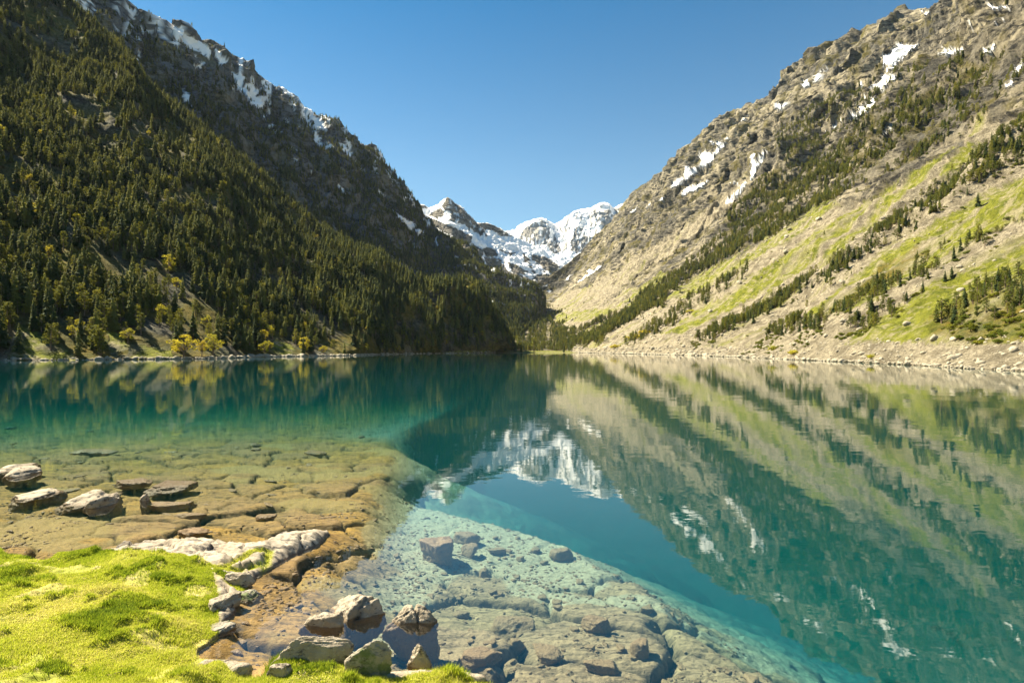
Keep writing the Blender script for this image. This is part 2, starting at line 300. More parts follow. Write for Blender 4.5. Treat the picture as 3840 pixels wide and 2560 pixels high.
ROCK_F2 = T(1500, 700, 2.613, (1105,492,1180,470,1240,392,1390,325,1452,370,1472,452,1440,562,1300,590,1200,562), (1445,565,1500,455,1565,555,1572,645,1500,660), (1525,388,1640,418,1600,448), (1740,380,1790,420,1700,600,1660,560), (1900,260,2060,230,2095,290,2060,380,1960,420), (1680,560,1850,470,1900,520,1800,640,1690,660), (2100,220,2220,165,2190,230,2120,240))
GRASS_R = [[(3690, 520), (3560, 560), (3350, 690), (3200, 790), (3050, 870), (2900, 985), (2740, 1085), (2600, 1180), (2480, 1260), (2560, 1245), (2700, 1180), (2860, 1100), (3060, 990), (3160, 930), (3290, 810), (3440, 700), (3640, 600)],
    [(3900, 900), (3700, 990), (3500, 1050), (3400, 1130), (3300, 1195), (3180, 1262), (3280, 1275), (3500, 1290), (3900, 1300)],
    [(3900, 640), (3700, 720), (3500, 840), (3300, 960), (3150, 1080), (3000, 1195), (3100, 1190), (3300, 1110), (3500, 990), (3600, 920), (3900, 800)],
    [(3100, 730), (2950, 830), (2750, 960), (2560, 1060), (2470, 1130), (2600, 1100), (2800, 990), (3000, 870), (3150, 760)],
    [(2060, 1190), (2200, 1160), (2350, 1150), (2200, 1200), (2080, 1215)], [(2500, 1010), (2440, 1050), (2300, 1150), (2380, 1140), (2500, 1060)]]
SCREE_R = [[(2030, 1150), (2250, 1050), (2420, 940), (2560, 850), (2700, 745), (2800, 650), (2830, 680), (2700, 810), (2600, 905), (2420, 1010), (2330, 1080), (2600, 1060), (2900, 880), (3150, 740), (3250, 760), (3600, 560), (3640, 440), (3700, 400), (3720, 470), (3900, 420), (4000, 1500), (1800, 1400)]]
SNOWSTR = [[(2060, 1200), (2200, 1120), (2300, 1060), (2330, 1080), (2150, 1180)]]
HEATH_R = [[(3460, 1200), (3560, 1140), (3700, 1090), (3900, 1020), (3900, 1285), (3640, 1285), (3500, 1250)], [(3300, 1000), (3480, 900), (3500, 960), (3330, 1060), (3150, 1140)]]
PATH_R = T(2880, 1000, 2.45, (100,720,300,735,700,690,900,693,1200,712,1500,732,1900,770,2352,775,2352,781,1900,779,1500,742,1200,722,900,703,700,700,300,742,100,728), (1570,705,1640,728,1720,742,1640,734))
PALE_R = PATH_R
FOR_R = {  # polygon: (density trees per 1000 m2, )
    'A': ([(2340, 1135), (2560, 1005), (2690, 880), (2770, 760), (2860, 660), (3000, 620), (3150, 540), (3300, 400), (3440, 330), (3600, 330), (3720, 420), (3640, 470), (3480, 570), (3300, 670), (3100, 760), (2900, 885), (2750, 960), (2600, 1040), (2420, 1130)], 11.),
    'A2': ([(2900, 500), (3100, 360), (3250, 300), (3600, 200), (3840, 180), (3900, 420), (3600, 400), (3200, 480), (2950, 640)], 6.),
    'B': ([(1990, 1312), (2020, 1230), (2200, 1220), (2330, 1165), (2480, 1090), (2560, 1050), (2480, 1150), (2330, 1230), (2240, 1290), (2120, 1316)], 16.),
    'B2': ([(2330, 1290), (2430, 1220), (2560, 1130), (2700, 1050), (2800, 990), (2820, 1030), (2660, 1130), (2500, 1230), (2400, 1300)], 5.),
    'C': ([(2540, 1300), (2700, 1225), (2900, 1125), (3050, 1025), (3200, 930), (3330, 830), (3480, 710), (3600, 620), (3700, 540), (3900, 420), (3900, 600), (3700, 690), (3500, 810), (3350, 910), (3100, 1055), (2900, 1165), (2750, 1240), (2620, 1305)], 34.),
    'D': ([(3050, 1190), (3200, 1110), (3400, 990), (3550, 900), (3900, 680), (3900, 820), (3700, 900), (3500, 1030), (3300, 1110), (3150, 1180)], 18.),
    'E': ([(2780, 1325), (2880, 1250), (3000, 1190), (3110, 1210), (3050, 1290), (2950, 1335)], 22.),
    'F': ([(3120, 1275), (3280, 1150), (3400, 1100), (3480, 1090), (3330, 1200), (3200, 1280)], 24.),
    'G': ([(3480, 1180), (3600, 1100), (3900, 1000), (3900, 1280), (3600, 1285)], 16.)}

M_R = mountain_mat('sunlit_tone_granite', (.43, .375, .27), (.15, .14, .12), (.52, .46, .34), .045, 13.)  # lit copy of the granite, bright sunlit tan put into its colour
M_L = mountain_mat('shade_tone_granite', (.155, .165, .185), (.095, .105, .125), (.25, .24, .22), .04, 8.)  # shaded copy, the dark blue-grey of shade put into its colour
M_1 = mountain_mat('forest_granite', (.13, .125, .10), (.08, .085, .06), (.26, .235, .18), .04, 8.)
M_F = mountain_mat('high_granite', (.26, .235, .20), (.16, .15, .14), (.30, .28, .24), .02, 14.)

TER = {}
def build_mountain(name, cols, skyl, w, nv, expo, amp, seed, mat, masks, label=None, **kw):
    P, gull, rough, V = sheet(cols, skyl, w, nv, expo, amp, seed, **kw)
    px, py = project(P)
    m1, m2 = masks(px, py, P, gull, rough, V)
    nu, nv2 = P.shape[:2]
    F = gridF(nu, nv2)
    me = mesh_np(name, P.reshape(-1, 3), F, mat, {'m1': m1.reshape(-1, 4), 'm2': m2.ravel()})
    o = link(name, me); tag(o, kind='structure')
    TER[name] = (P, px, py, V, gull, rough)
    return o

def masks_R(px, py, P, gull, rough, V):
    qx, qy = fpush(px, py, 26, 9)
    sn = anyp(*fpush(px, py, 14, 4, 31), SNOW_R) * (V < 1.01)
    sc = anyp(qx, qy, SCREE_R); lx = px + .6 * py
    str_n = fbm((P[..., 1]) / 14, P[..., 0] / 130, oct=4, seed=71)
    gr = anyp(qx, qy, GRASS_R)
    gr = np.clip(gr * np.clip(.85 + 1.6 * str_n, 0, 1), 0, 1)
    gr = np.maximum(gr, sc * np.clip(1.8 * (str_n - .18) + .9 * fbm(P[..., 0] / 25, P[..., 1] / 25, oct=4, seed=77), 0, .8))
    he = anyp(qx, qy, HEATH_R) * np.clip(.6 + 1.2 * fbm(P[..., 0] / 12, P[..., 1] / 12, oct=4, seed=78), 0, 1)
    shore = P[..., 2] < 9 - 4 * sstep(3200, 3700, px)
    k = (P[..., 2] < 7 + 2 * str_n) & (px > 2100); gr = np.where(k, 0, gr); he = np.where(k, 0, he)
    pth = anyp(px, py, PATH_R); gr *= 1 - pth; he *= 1 - pth; sn = np.maximum(sn, 0)
    al = 1 - sc
    return np.stack([sn, gr, np.maximum(sc, pth), al], -1), he
def masks_L(px, py, P, gull, rough, V):
    sn = np.maximum(anyp(*fpush(px, py, 12, 4, 31), SNOW_L), sstep(.30, .36, fbm(px / 22, (py - .7 * px) / 60, oct=4, seed=17) + .05) * (V > .68) * (px > 250)) * (V < 1.01)
    g = sstep(.05, .4, fbm(P[..., 0] / 60, P[..., 1] / 60, P[..., 2] / 60, oct=5, seed=8)) * .2
    he = sstep(0, .5, fbm(P[..., 0] / 40, P[..., 1] / 40, P[..., 2] / 40, oct=5, seed=9)) * .3
    sc = sstep(.1, .3, fbm(P[..., 1] / 30, P[..., 2] / 200, oct=4, seed=10)) * .8
    return np.stack([sn, g * (1 - sn), sc, np.full(px.shape, .25)], -1), he * (1 - sn)
GR_L = T(0, 1000, 2.45, (110,500,200,520,350,600,450,650,560,720,700,820,740,860,500,870,100,860,60,800,130,700,150,600), (860,500,960,560,1100,620,1200,700,1400,730,1560,740,1600,840,1400,860,1080,860,1000,800,1000,640), (960+1620,0,960+1621,0,960+1621,1)) + \
       T(960, 1000, 2.45, (190,650,300,700,380,790,200,820,100,740), (1550,800,1700,780,1950,770,2352,770,2352,800,1650,803))
SC_L = T(0, 1000, 2.45, (110,500,200,560,140,860,0,860,0,800,90,700), (860,490,960,560,1150,630,1460,730,1400,745,1100,660,900,560), (250,440,420,490,400,520,280,470)) + T(960, 1000, 2.45, (190,650,300,700,350,820,220,800), (1270,630,1300,610,1440,780,1420,800,1310,790))
def masks_1(px, py, P, gull, rough, V):
    qx, qy = fpush(px, py, 20, 6)
    gr = anyp(qx, qy, GR_L); sc = anyp(qx, qy, SC_L)
    n = fbm(P[..., 0] / 30, P[..., 1] / 30, P[..., 2] / 30, oct=5, seed=9)
    shore = (P[..., 2] < .5 + 1.3 * vn(P[..., 0] / 6, P[..., 1] / 6, seed=3)).astype(float)
    he = sstep(-.3, .3, n) * .95
    st = fbm(P[..., 0] / 9, P[..., 1] / 9, P[..., 2] / 25, oct=4, seed=19)
    gr = gr * np.clip(.75 + 1.5 * st, 0, 1) * (1 - shore)
    he = np.where(gr > .1, 0, he)
    g2 = np.maximum(gr, sstep(.1, .5, fbm(P[..., 0] / 50, P[..., 1] / 50, oct=4, seed=12)) * .25 * (1 - shore))
    return np.stack([px * 0, g2, np.maximum(sc * (gr < .5), shore), px * 0 + .7], -1), he * (1 - shore)
def masks_F1(px, py, P, gull, rough, V):
    qx, qy = fpush(px, py, 9, 3)
    rk = np.maximum(anyp(qx, qy, ROCK_F1), 0); rk = np.where(anyp(qx, qy, SNOW_F1B) > 0, 0, rk)
    lo = sstep(0, 40, py - np.interp(px, [1500, 1580, 1750, 1900, 2100], [800, 830, 930, 940, 985]))
    n = fbm(px / 40 + py / 60, (py - .55 * px) / 13, oct=4, seed=7)
    rk = np.maximum(rk, (lo * sstep(.12, .2, n - .16)))
    tp = anyp(qx, qy, ROCK_F1[:3]) * sstep(.25, .45, fbm(px / 9, py / 16, oct=3, seed=9)); rk = np.clip(rk - tp, 0, 1)
    return np.stack([1 - rk, px * 0, px * 0, lo], -1), px * 0
def masks_F2(px, py, P, gull, rough, V):
    qx, qy = fpush(px, py, 9, 3)
    rk = anyp(qx, qy, ROCK_F2) * sstep(-.25, .1, fbm(px / 7, py / 13, oct=4, seed=5))
    n = sstep(.12, .4, fbm((px + .3 * py) / 6, py / 24, oct=4, seed=6)) * (px > 2110) * (py < 940)
    return np.stack([1 - np.clip(rk * .85 + n * .75, 0, 1), px * 0, px * 0, px * 0], -1), px * 0

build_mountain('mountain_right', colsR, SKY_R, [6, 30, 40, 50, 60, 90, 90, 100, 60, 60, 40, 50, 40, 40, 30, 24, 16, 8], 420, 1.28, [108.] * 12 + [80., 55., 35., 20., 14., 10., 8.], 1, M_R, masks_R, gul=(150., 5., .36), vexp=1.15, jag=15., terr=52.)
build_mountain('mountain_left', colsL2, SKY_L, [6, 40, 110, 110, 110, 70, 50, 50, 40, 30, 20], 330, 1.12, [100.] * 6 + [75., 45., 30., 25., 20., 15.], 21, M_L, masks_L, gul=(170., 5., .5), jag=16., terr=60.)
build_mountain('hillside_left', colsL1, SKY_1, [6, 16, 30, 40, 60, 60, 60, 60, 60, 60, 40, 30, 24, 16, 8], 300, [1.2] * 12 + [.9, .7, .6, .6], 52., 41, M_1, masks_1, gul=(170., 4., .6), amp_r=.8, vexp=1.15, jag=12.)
build_mountain('mountain_snowy', colsF1, SKY_F1, [20, 40, 60, 70, 70, 60, 40, 20], 260, 1.25, 70., 61, M_F, masks_F1, gul=(200., 3., .4), jag=10.)
build_mountain('mountain_far', colsF2, SKY_F2, [20, 60, 40, 40, 60, 40, 20], 220, 1.25, 110., 81, M_F, masks_F2, gul=(260., 4., .6), jag=12.)

def valley_z(X, Y):
    b = np.interp(Y, [900, 1040, 1066, 1150, 1300, 1500, 1700, 2000, 2300, 2600, 3200], [-6, -.6, .8, 3, 13, 42, 78, 128, 190, 250, 330])
    return b + sstep(1100, 1400, Y) * (fbm(X / 80, Y / 80, oct=5, seed=15) * 9 + np.maximum(0, np.abs(X - (Y - 1300) * .08) - 90) * .12)
vx, vy = np.meshgrid(np.linspace(-420, 420, 200), np.r_[np.linspace(760, 1100, 80), np.linspace(1105, 3000, 240)], indexing='ij')
vz = valley_z(vx, vy); VP = np.stack([vx, vy, vz], -1); vpx, vpy = project(VP)
# beach arc: lake end
beach = 1000 - .0016 * (vx - 20) ** 2 + vn(vx / 25, vy * 0, seed=4) * 5
VP[..., 2] = np.where(vy < 1100, np.clip((vy - beach) * .02, -6, 1.6) + sstep(1050, 1100, vy) * 2, vz)
gm = ((vy < 1110) * 1.); gsh = ((VP[..., 2] < .25) & (vy < 1110)) * 1.
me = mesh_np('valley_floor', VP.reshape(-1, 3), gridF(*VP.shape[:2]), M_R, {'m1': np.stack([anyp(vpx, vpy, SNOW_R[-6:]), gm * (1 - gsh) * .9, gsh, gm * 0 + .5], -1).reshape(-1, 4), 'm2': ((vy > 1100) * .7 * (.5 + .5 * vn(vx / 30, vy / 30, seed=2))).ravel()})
tag(link('valley_floor', me), kind='structure')
TER['valley_floor'] = (VP, *project(VP), np.zeros(vx.shape), None, None)

# ------------------------------------------------------------------ near shore: bank, ledge and lake bed in one height field
BANK_PX = [(-2500, 2040), (-900, 2050), (-300, 2052), (0, 2066), (35, 2086), (151, 2100), (232, 2104), (313, 2094), (380, 2080), (450, 2060), (574, 2043), (754, 2032), (853, 2040), (875, 2052), (986, 2043), (1044, 2014), (1160, 1998), (1236, 1996), (1195, 2040), (1085, 2086),
           (1015, 2128), (960, 2160), (925, 2215), (890, 2262), (872, 2300), (835, 2330), (818, 2385), (770, 2425), (735, 2450), (745, 2475), (830, 2490), (880, 2520), (925, 2556), (965, 2556), (1000, 2510), (1040, 2470), (1100, 2440), (1250, 2440), (1320, 2470), (1400, 2545), (1480, 2556),
           (1500, 2536), (1600, 2518), (1700, 2520), (1780, 2548), (1850, 2590), (1960, 2700), (2150, 2900), (2500, 3600), (3200, 6000)]
BANK = [onplane(*p) for p in BANK_PX] + [(9, 2), (14, -3), (60, -8), (60, -60), (-60, -60), (-60, 12), (-22, 13.6)]
ROCKP = [[onplane(x, y, .2) for x, y in p] for p in ([(330, 2070), (450, 2030), (750, 2000), (900, 2010), (1000, 2000), (1150, 1970), (1300, 1960), (1230, 2060), (1040, 2130), (975, 2100), (900, 2020 + 110), (780, 2130), (640, 2110), (500, 2110), (380, 2105)],
        [(770, 2130), (900, 2140), (930, 2200), (900, 2290), (880, 2340), (800, 2340), (800, 2230)], [(940, 2080), (1010, 2060), (990, 2130), (940, 2200), (880, 2180), (800, 2150)])]
SHELF = [onplane(x, y, z) for x, y, z in ((-7000, 1740, -1), (-3000, 1740, -1), (0, 1720, -1.1), (700, 1690, -1.2), (1200, 1700, -1.3), (1380, 1722, -1.4), (1540, 1762, -1.5), (1500, 1800, -1.6), (1420, 1850, -1.5), (1370, 1905, -1.3), (1560, 1928, -1.2), (1800, 1962, -1.15), (1950, 1995, -1.1), (2100, 2052, -1.05), (2300, 2162, -1.), (2500, 2300, -.95), (2700, 2430, -.95), (2850, 2560, -.95), (3100, 2850, -.9), (3600, 3600, -.9), (4800, 6000, -.9))] + [(14, -3), (9, -8), (-60, -8), (-110, 20)]
# bedrock plates: irregular cells with joints between them
_sd = []
_r = np.random.default_rng(5)
for i in range(620):
    _sd.append((_r.uniform(-26, 9), _r.uniform(4, 34)))
_sd = np.array(_sd); _ang = .5
def rot2(x, y, a): return x * math.cos(a) - y * math.sin(a), x * math.sin(a) + y * math.cos(a)
def plates(X, Y, size, seed, aniso=1.9, ang=.35):
    """Worley cells: returns cell id hash, distance to the joint, and offsets from the cell's seed"""
    wx = X + fbm(X * .7, Y * .7, oct=3, seed=seed + 1) * .45 * size; wy = Y + fbm(X * .7, Y * .7, oct=3, seed=seed + 2) * .35 * size
    u, v = rot2(wx, wy, ang); u = u / (size * aniso); v = v / size
    iu, iv = np.floor(u).astype(np.int64), np.floor(v).astype(np.int64)
    d1 = np.full(X.shape, 9.); d2 = d1.copy(); cid = np.zeros(X.shape); ox = d1 * 0; oy = d1 * 0
    for a in (-1, 0, 1):
        for b in (-1, 0, 1):
            cx, cy = iu + a, iv + b
            sx = cx + .1 + .8 * _h(cx, cy, cx * 0, seed); sy = cy + .1 + .8 * _h(cx, cy, cx * 0 + 1, seed)
            d = np.abs(u - sx) ** 1.6 + np.abs(v - sy) ** 1.6; hid = _h(cx, cy, cx * 0 + 2, seed)
            n = d < d1
            d2 = np.where(n, d1, np.minimum(d2, d)); cid = np.where(n, hid, cid); ox = np.where(n, u - sx, ox); oy = np.where(n, v - sy, oy); d1 = np.where(n, d, d1)
    return cid, np.sqrt(d2) - np.sqrt(d1), ox, oy
def near_ground(X, Y):
    ins = inpoly(X, Y, BANK); sd = pdist(X, Y, BANK[:52], False) * np.where(ins, 1, -1)
    sd = sd + (.05 * fbm(X * 4, Y * 4, oct=4, seed=59) + .03 * fbm(X * 15, Y * 15, oct=2, seed=60)) * np.exp(-np.abs(sd) / .3)
    rk = np.zeros(X.shape)
    for p in ROCKP: rk = np.maximum(rk, inpoly(X, Y, p) * 1.)
    dr = np.minimum.reduce([pdist(X, Y, p) for p in ROCKP]); rk = np.where(rk > 0, sstep(0, .18, dr), 0)
    ins_s = inpoly(X, Y, SHELF); ss = pdist(X, Y, SHELF[:20], False) * np.where(ins_s, 1, -1) + .5 * fbm(X * .7, Y * .7, oct=5, seed=58)
    # above the water
    e = np.maximum(sd, 0)
    steep = sstep(-4.9, -4.3, X) * (1 - sstep(11.6, 12.2, Y))              # undercut turf edge beside the inlet, low bank further left
    grassh = (.05 + .33 * sstep(0, .28, e)) * steep * (1 - .75 * sstep(-4.6, -3.9, X)) + (1 - steep) * (.03 + .16 * sstep(0, .8, e)) + (.16 * sstep(.3, 2.2, e) + .05 * np.minimum(e, 6)) * (1 - .6 * sstep(-4.6, -3.9, X)) + .16 * np.maximum(0, 8.6 - Y)
    tus = fbm(X * 1.1, Y * 1.1, oct=4, seed=33)
    grassh += (.12 * tus + .05 * sstep(.1, .35, fbm(X * 1.3, Y * 2.0, oct=4, seed=98, gain=.6) + .0) + .14 * sstep(.1, .5, fbm(X * .8 + 3, Y * 1.3, oct=2, seed=36)) + .025 * fbm(X * 9, Y * 9, oct=3, seed=34)) * sstep(.02, .5, e)
    uu, vv = rot2(X, Y, .45)
    stri = fbm(uu * .8, vv * 9, oct=4, seed=41, ridged=True); cr = fbm(uu * 2.5, vv * 4, oct=5, seed=42, ridged=True)
    rockh = .02 + .22 * (1 - np.exp(-e / .28)) + .05 * stri * sstep(0, .4, e) + .05 * cr * sstep(0, .25, e)
    rc, rj, rox, roy = plates(X, Y, .42, 91, 2.2, .45)
    rockh += sstep(.03, .3, e) * ((rc - .5) * .10 + roy * (rc - .35) * .12 - .09 * np.exp(-np.maximum(rj, 0) / .05)) + .03 * fbm(X * 7, Y * 7, oct=4, seed=43, ridged=True) * sstep(0, .1, e)
    up = grassh * (1 - rk) + rockh * rk
    # below the water
    o = np.maximum(-sd, 0)
    right = sstep(-4.2, -2.2, X + .12 * (Y - 10))
    base = -(.03 + .16 * (1 - np.exp(-o / .5)) + .035 * np.minimum(o, 20) * (1 - right) + right * (.62 * (1 - np.exp(-o / .9)) + .06 * np.minimum(o, 6)))
    cid, jd, ox, oy = plates(X, Y, 1.7, 7, 1.6, .5); cid2, jd2, ox2, oy2 = plates(X, Y, .62, 19, 1.9, .15)
    pl = (cid - .5) * .16 + ox * (cid - .4) * .16 + oy * ((cid * 7.3) % 1 - .5) * .22 - .28 * np.exp(-np.maximum(jd, 0) / .04) - .06 * np.exp(-np.maximum(jd, 0) / .12)
    pl2 = (cid2 - .5) * .07 + oy2 * (cid2 - .5) * .06 - .05 * np.exp(-np.maximum(jd2, 0) / .025)
    mixr = sstep(.0, .35, fbm(X * .35, Y * .35, oct=3, seed=44) + .2 * right * (9. - Y))
    fine = fbm(X * 3, Y * 3, oct=5, seed=46)
    sand = sstep(.05, .4, fbm(X * .28 + 9, Y * .4, oct=3, seed=47) + right * (-.10 + .5 * sstep(13., 15.5, Y + .3 * X) + .35 * sstep(1.6, .3, ss)) - .02 - .12 * (1 - right)) * sstep(.3, 1.2, o)
    rough_b = (pl * (1.25 - .6 * mixr) + pl2 * (.35 + 1.2 * mixr)) * (1 - .85 * sand) + .045 * fine + .022 * fbm(X * 12, Y * 12, oct=3, seed=48, ridged=True)
    rough_b *= sstep(.0, .5, o) * (1 - .55 * sstep(20, 45, Y))
    dn = base + rough_b * (.9 + .3 * right)
    far = np.maximum(-ss, 0); slp = .05 + .45 * sstep(-9, -4, X)
    dn = dn - far * slp * sstep(0, 2.5 - 1.5 * sstep(-6, 1, X), far) - .0
    deep = -9.8 + 0 * Y
    dn = np.maximum(dn, deep + .3 * fbm(X / 3, Y / 3, oct=3, seed=49))
    dn = -np.log(np.exp(-dn * 1.) ) 
    h = np.where(sd > 0, up, np.minimum(dn, -.012 if False else .05))
    crk = np.where(sd > 0, np.exp(-np.maximum(rj, 0) / .045) * .8 + .5 * sstep(.45, .7, cr), np.maximum(1.3 * np.exp(-np.maximum(jd, 0) / .05) * (1 - .5 * mixr), np.exp(-np.maximum(jd2, 0) / .04) * (.15 + .6 * mixr)) * (1 - sand) * sstep(0, .4, o))
    return h, sd, rk, sand, cid, mixr, right, ss, crk
rowsY = EYE * FPX / np.linspace(2700, 90, 980) ; rowsY = rowsY[(rowsY > 3.9)]
colsT = np.linspace(-1.35, 1.2, 900)
Yg = rowsY[None, :] * np.ones((len(colsT), 1)); Xg = colsT[:, None] * Yg
Hh, SDg, RKg, SANDg, CIDg, MIXg, RGg, SSg, CRg = near_ground(Xg, Yg)
G = np.stack([Xg, Yg, Hh], -1)
wetm = np.stack([SANDg, CIDg, RGg, MIXg], -1).reshape(-1, 4)

t = NT('lake_bed_rock')
a = t.attr('g1'); sep = t.new('ShaderNodeSeparateColor'); t.set(sep.inputs[0], a.outputs['Color']); co = t.coord(); cs = t.coord(scale=(.7, 4, 2), rot=(0, 0, -.4))
n1 = t.noise(1.1, 8, .65, co); n2 = t.noise(9, 6, .7, co); n3 = t.noise(2.2, 8, .7, cs)
gold = t.mix(t.ramp(n1, (.35, 0.), (.65, 1.)), (.52, .30, .06), (.31, .18, .05))
gold = t.mix(t.math('MULTIPLY', sep.outputs[1], .55), gold, (.24, .19, .13))
grey = t.mix(t.ramp(n1, (.35, 0.), (.65, 1.)), (.46, .33, .18), (.30, .21, .12))
grey = t.mix(t.math('MULTIPLY', sep.outputs[1], .5), grey, (.30, .22, .15))
rk = t.mix(sep.outputs[2], gold, grey)
rk = t.mix(t.ramp(n3, (.38, .75), (.52, 0.)), rk, (.07, .05, .03))
silt = t.mix(sep.outputs[2], (.34, .24, .09), (.40, .35, .24))
silt = t.mix(t.ramp(n2, (.45, 0.), (.7, .6)), silt, (.22, .17, .10))
c = t.mix(t.ramp(t.math('ADD', sep.outputs[0], t.math('MULTIPLY', t.math('SUBTRACT', n2, .5), .7)), (.4, 0.), (.65, 1.)), rk, silt)
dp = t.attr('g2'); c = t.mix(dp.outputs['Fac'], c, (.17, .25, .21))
c = t.mix(t.math('MULTIPLY', t.attr('crk').outputs['Fac'], .85), c, (.035, .028, .02))
nb = t.bump(n3, 1., .09); nb = t.bump(n2, 1., .03, nb)
t.bsdf(c, .8, nb, .2); M_BED = t.m

t = NT('bank_turf')
a = t.attr('g3'); co = t.coord(); n1 = t.noise(1.3, 7, .65, co); n2 = t.noise(16, 6, .7, co); cs = t.coord(scale=(1, 9, 3), rot=(0, 0, -.45)); n3 = t.noise(1.1, 8, .7, cs)
gr = t.mix(t.ramp(n1, (.35, 0.), (.6, 1.)), (.26, .30, .02), (.46, .40, .12)); gr = t.mix(t.ramp(n2, (.45, 0.), (.7, .7)), gr, (.10, .08, .02))
gr = t.mix(t.ramp(t.noise(2.6, 6, .6, co), (.60, 0.), (.68, .8)), gr, (.42, .34, .22))
ro = t.mix(t.ramp(n1, (.35, 0.), (.65, 1.)), (.50, .43, .34), (.32, .26, .20)); ro = t.mix(t.ramp(n3, (.38, 1.), (.49, 0.)), ro, (.06, .055, .055))
ro = t.mix(t.ramp(n2, (.5, 0.), (.8, .6)), ro, (.62, .57, .50))
gp = t.new('ShaderNodeNewGeometry'); sx = t.new('ShaderNodeSeparateXYZ'); t.set(sx.inputs[0], gp.outputs['Position'])
wet = t.ramp(t.math('ADD', sx.outputs[2], t.math('MULTIPLY', n1, .05)), (.03, 1.), (.055, 0.))
ro = t.mix(t.math('MULTIPLY', t.attr('crk').outputs['Fac'], .9), ro, (.04, .035, .03))
ro = t.mix(t.math('MULTIPLY', wet, .85), ro, (.15, .09, .05))
c = t.mix(a.outputs['Fac'], gr, ro)
nb = t.bump(n3, .8, .05); nb = t.bump(n2, .8, .015, nb)
t.bsdf(c, t.mix(wet, (.9, .9, .9), (.35, .35, .35)), nb, .3); M_BANK = t.m

Fg = gridF(*G.shape[:2]); fs = SDg.ravel()[Fg].max(1) > 0
def sub(F, V, attrs, name, mat):
    u, inv = np.unique(F, return_inverse=True)
    return mesh_np(name, V[u], inv.reshape(F.shape), mat, {k: v[u] for k, v in attrs.items()})
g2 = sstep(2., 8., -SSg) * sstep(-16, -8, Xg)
tag(link('lake_bed', sub(Fg[~fs], G.reshape(-1, 3), {'g1': wetm, 'g2': g2.ravel(), 'crk': CRg.ravel()}, 'lake_bed', M_BED)), kind='structure')
tag(link('grassy_bank', sub(Fg[fs], G.reshape(-1, 3), {'g3': np.where(SDg > .0, RKg, 1).ravel(), 'crk': CRg.ravel()}, 'grassy_bank', M_BANK)), kind='structure')
# bank round and behind the camera
bx, by = np.meshgrid(np.linspace(-60, 60, 160), np.linspace(-60, rowsY[0], 90), indexing='ij'); bh = near_ground(bx, by)
tag(link('shore_ground', mesh_np('shore_ground', np.stack([bx, by, np.minimum(bh[0], 3.3)], -1).reshape(-1, 3), gridF(*bx.shape), M_BANK, {'g3': (bh[1] < 0).astype(float).ravel()})), kind='structure')
# deep bed under the rest of the lake
ux, uy = np.meshgrid(np.linspace(-420, 420, 60), np.linspace(-90, 1120, 120), indexing='ij')
tag(link('deep_lake_bed', mesh_np('deep_lake_bed', np.stack([ux, uy, -9.9 + ux * 0], -1).reshape(-1, 3), gridF(*ux.shape), M_BED, {'g1': np.tile([[1., .5, 1., .5]], (ux.size, 1)), 'g2': np.ones(ux.size)})), kind='structure')

# water: one closed body, clear, tinted by absorption
t = NT('lake_water')
co = t.coord(scale=(.55, 1, 1), kind='Object')
gp = t.new('ShaderNodeNewGeometry')
w1 = t.noise(1.5, 3, .5, co); w2 = t.noise(.22, 3, .5, co); w3 = t.noise(7., 2, .5, co)
hh = t.math('ADD', t.math('MULTIPLY', w1, .0045), t.math('ADD', t.math('MULTIPLY', w2, .022), t.math('MULTIPLY', w3, .0004)))
calm = t.ramp(t.noise(.02, 3, .5, t.coord(scale=(.4, 1, 1))), (.42, .55), (.62, 1.))
nb = t.bump(t.math('MULTIPLY', hh, calm), 1., 1.)
fr = t.new('ShaderNodeFresnel'); t.set(fr.inputs['IOR'], t.math('ADD', 1.58, t.math('MULTIPLY', gp.outputs['Backfacing'], 1 / 1.58 - 1.58))); t.set(fr.inputs['Normal'], nb)
tr = t.new('ShaderNodeBsdfTransparent'); gl = t.new('ShaderNodeBsdfGlossy'); t.set(gl.inputs['Roughness'], 0.); t.set(gl.inputs['Normal'], nb); t.set(gl.inputs['Color'], (1, 1, 1))
mx = t.new('ShaderNodeMixShader'); t.set(mx.inputs[0], fr.outputs[0]); t.set(mx.inputs[1], tr.outputs[0]); t.set(mx.inputs[2], gl.outputs[0]); t.surf(mx.outputs[0])
va = t.new('ShaderNodeVolumeAbsorption'); t.set(va.inputs['Density'], .2); t.set(va.inputs['Color'], (.30, .735, .75))
vs_ = t.new('ShaderNodeVolumeScatter'); t.set(vs_.inputs['Density'], .0085); t.set(vs_.inputs['Color'], (.02, .85, .88)); ad = t.new('ShaderNodeAddShader'); t.set(ad.inputs[0], va.outputs[0]); t.set(ad.inputs[1], vs_.outputs[0]); t.t.links.new(ad.outputs[0], t.out.inputs['Volume'])
M_WATER = t.m
bpyv = np.array([(x, y, z) for z in (0, -12) for x, y in ((-420, -90), (420, -90), (420, 1120), (-420, 1120))], float)
tag(link('lake_water', mesh_np('lake_water', bpyv, [(0, 1, 2, 3), (7, 6, 5, 4), (0, 4, 5, 1), (1, 5, 6, 2), (2, 6, 7, 3), (3, 7, 4, 0)], M_WATER, smooth=False)), kind='structure')

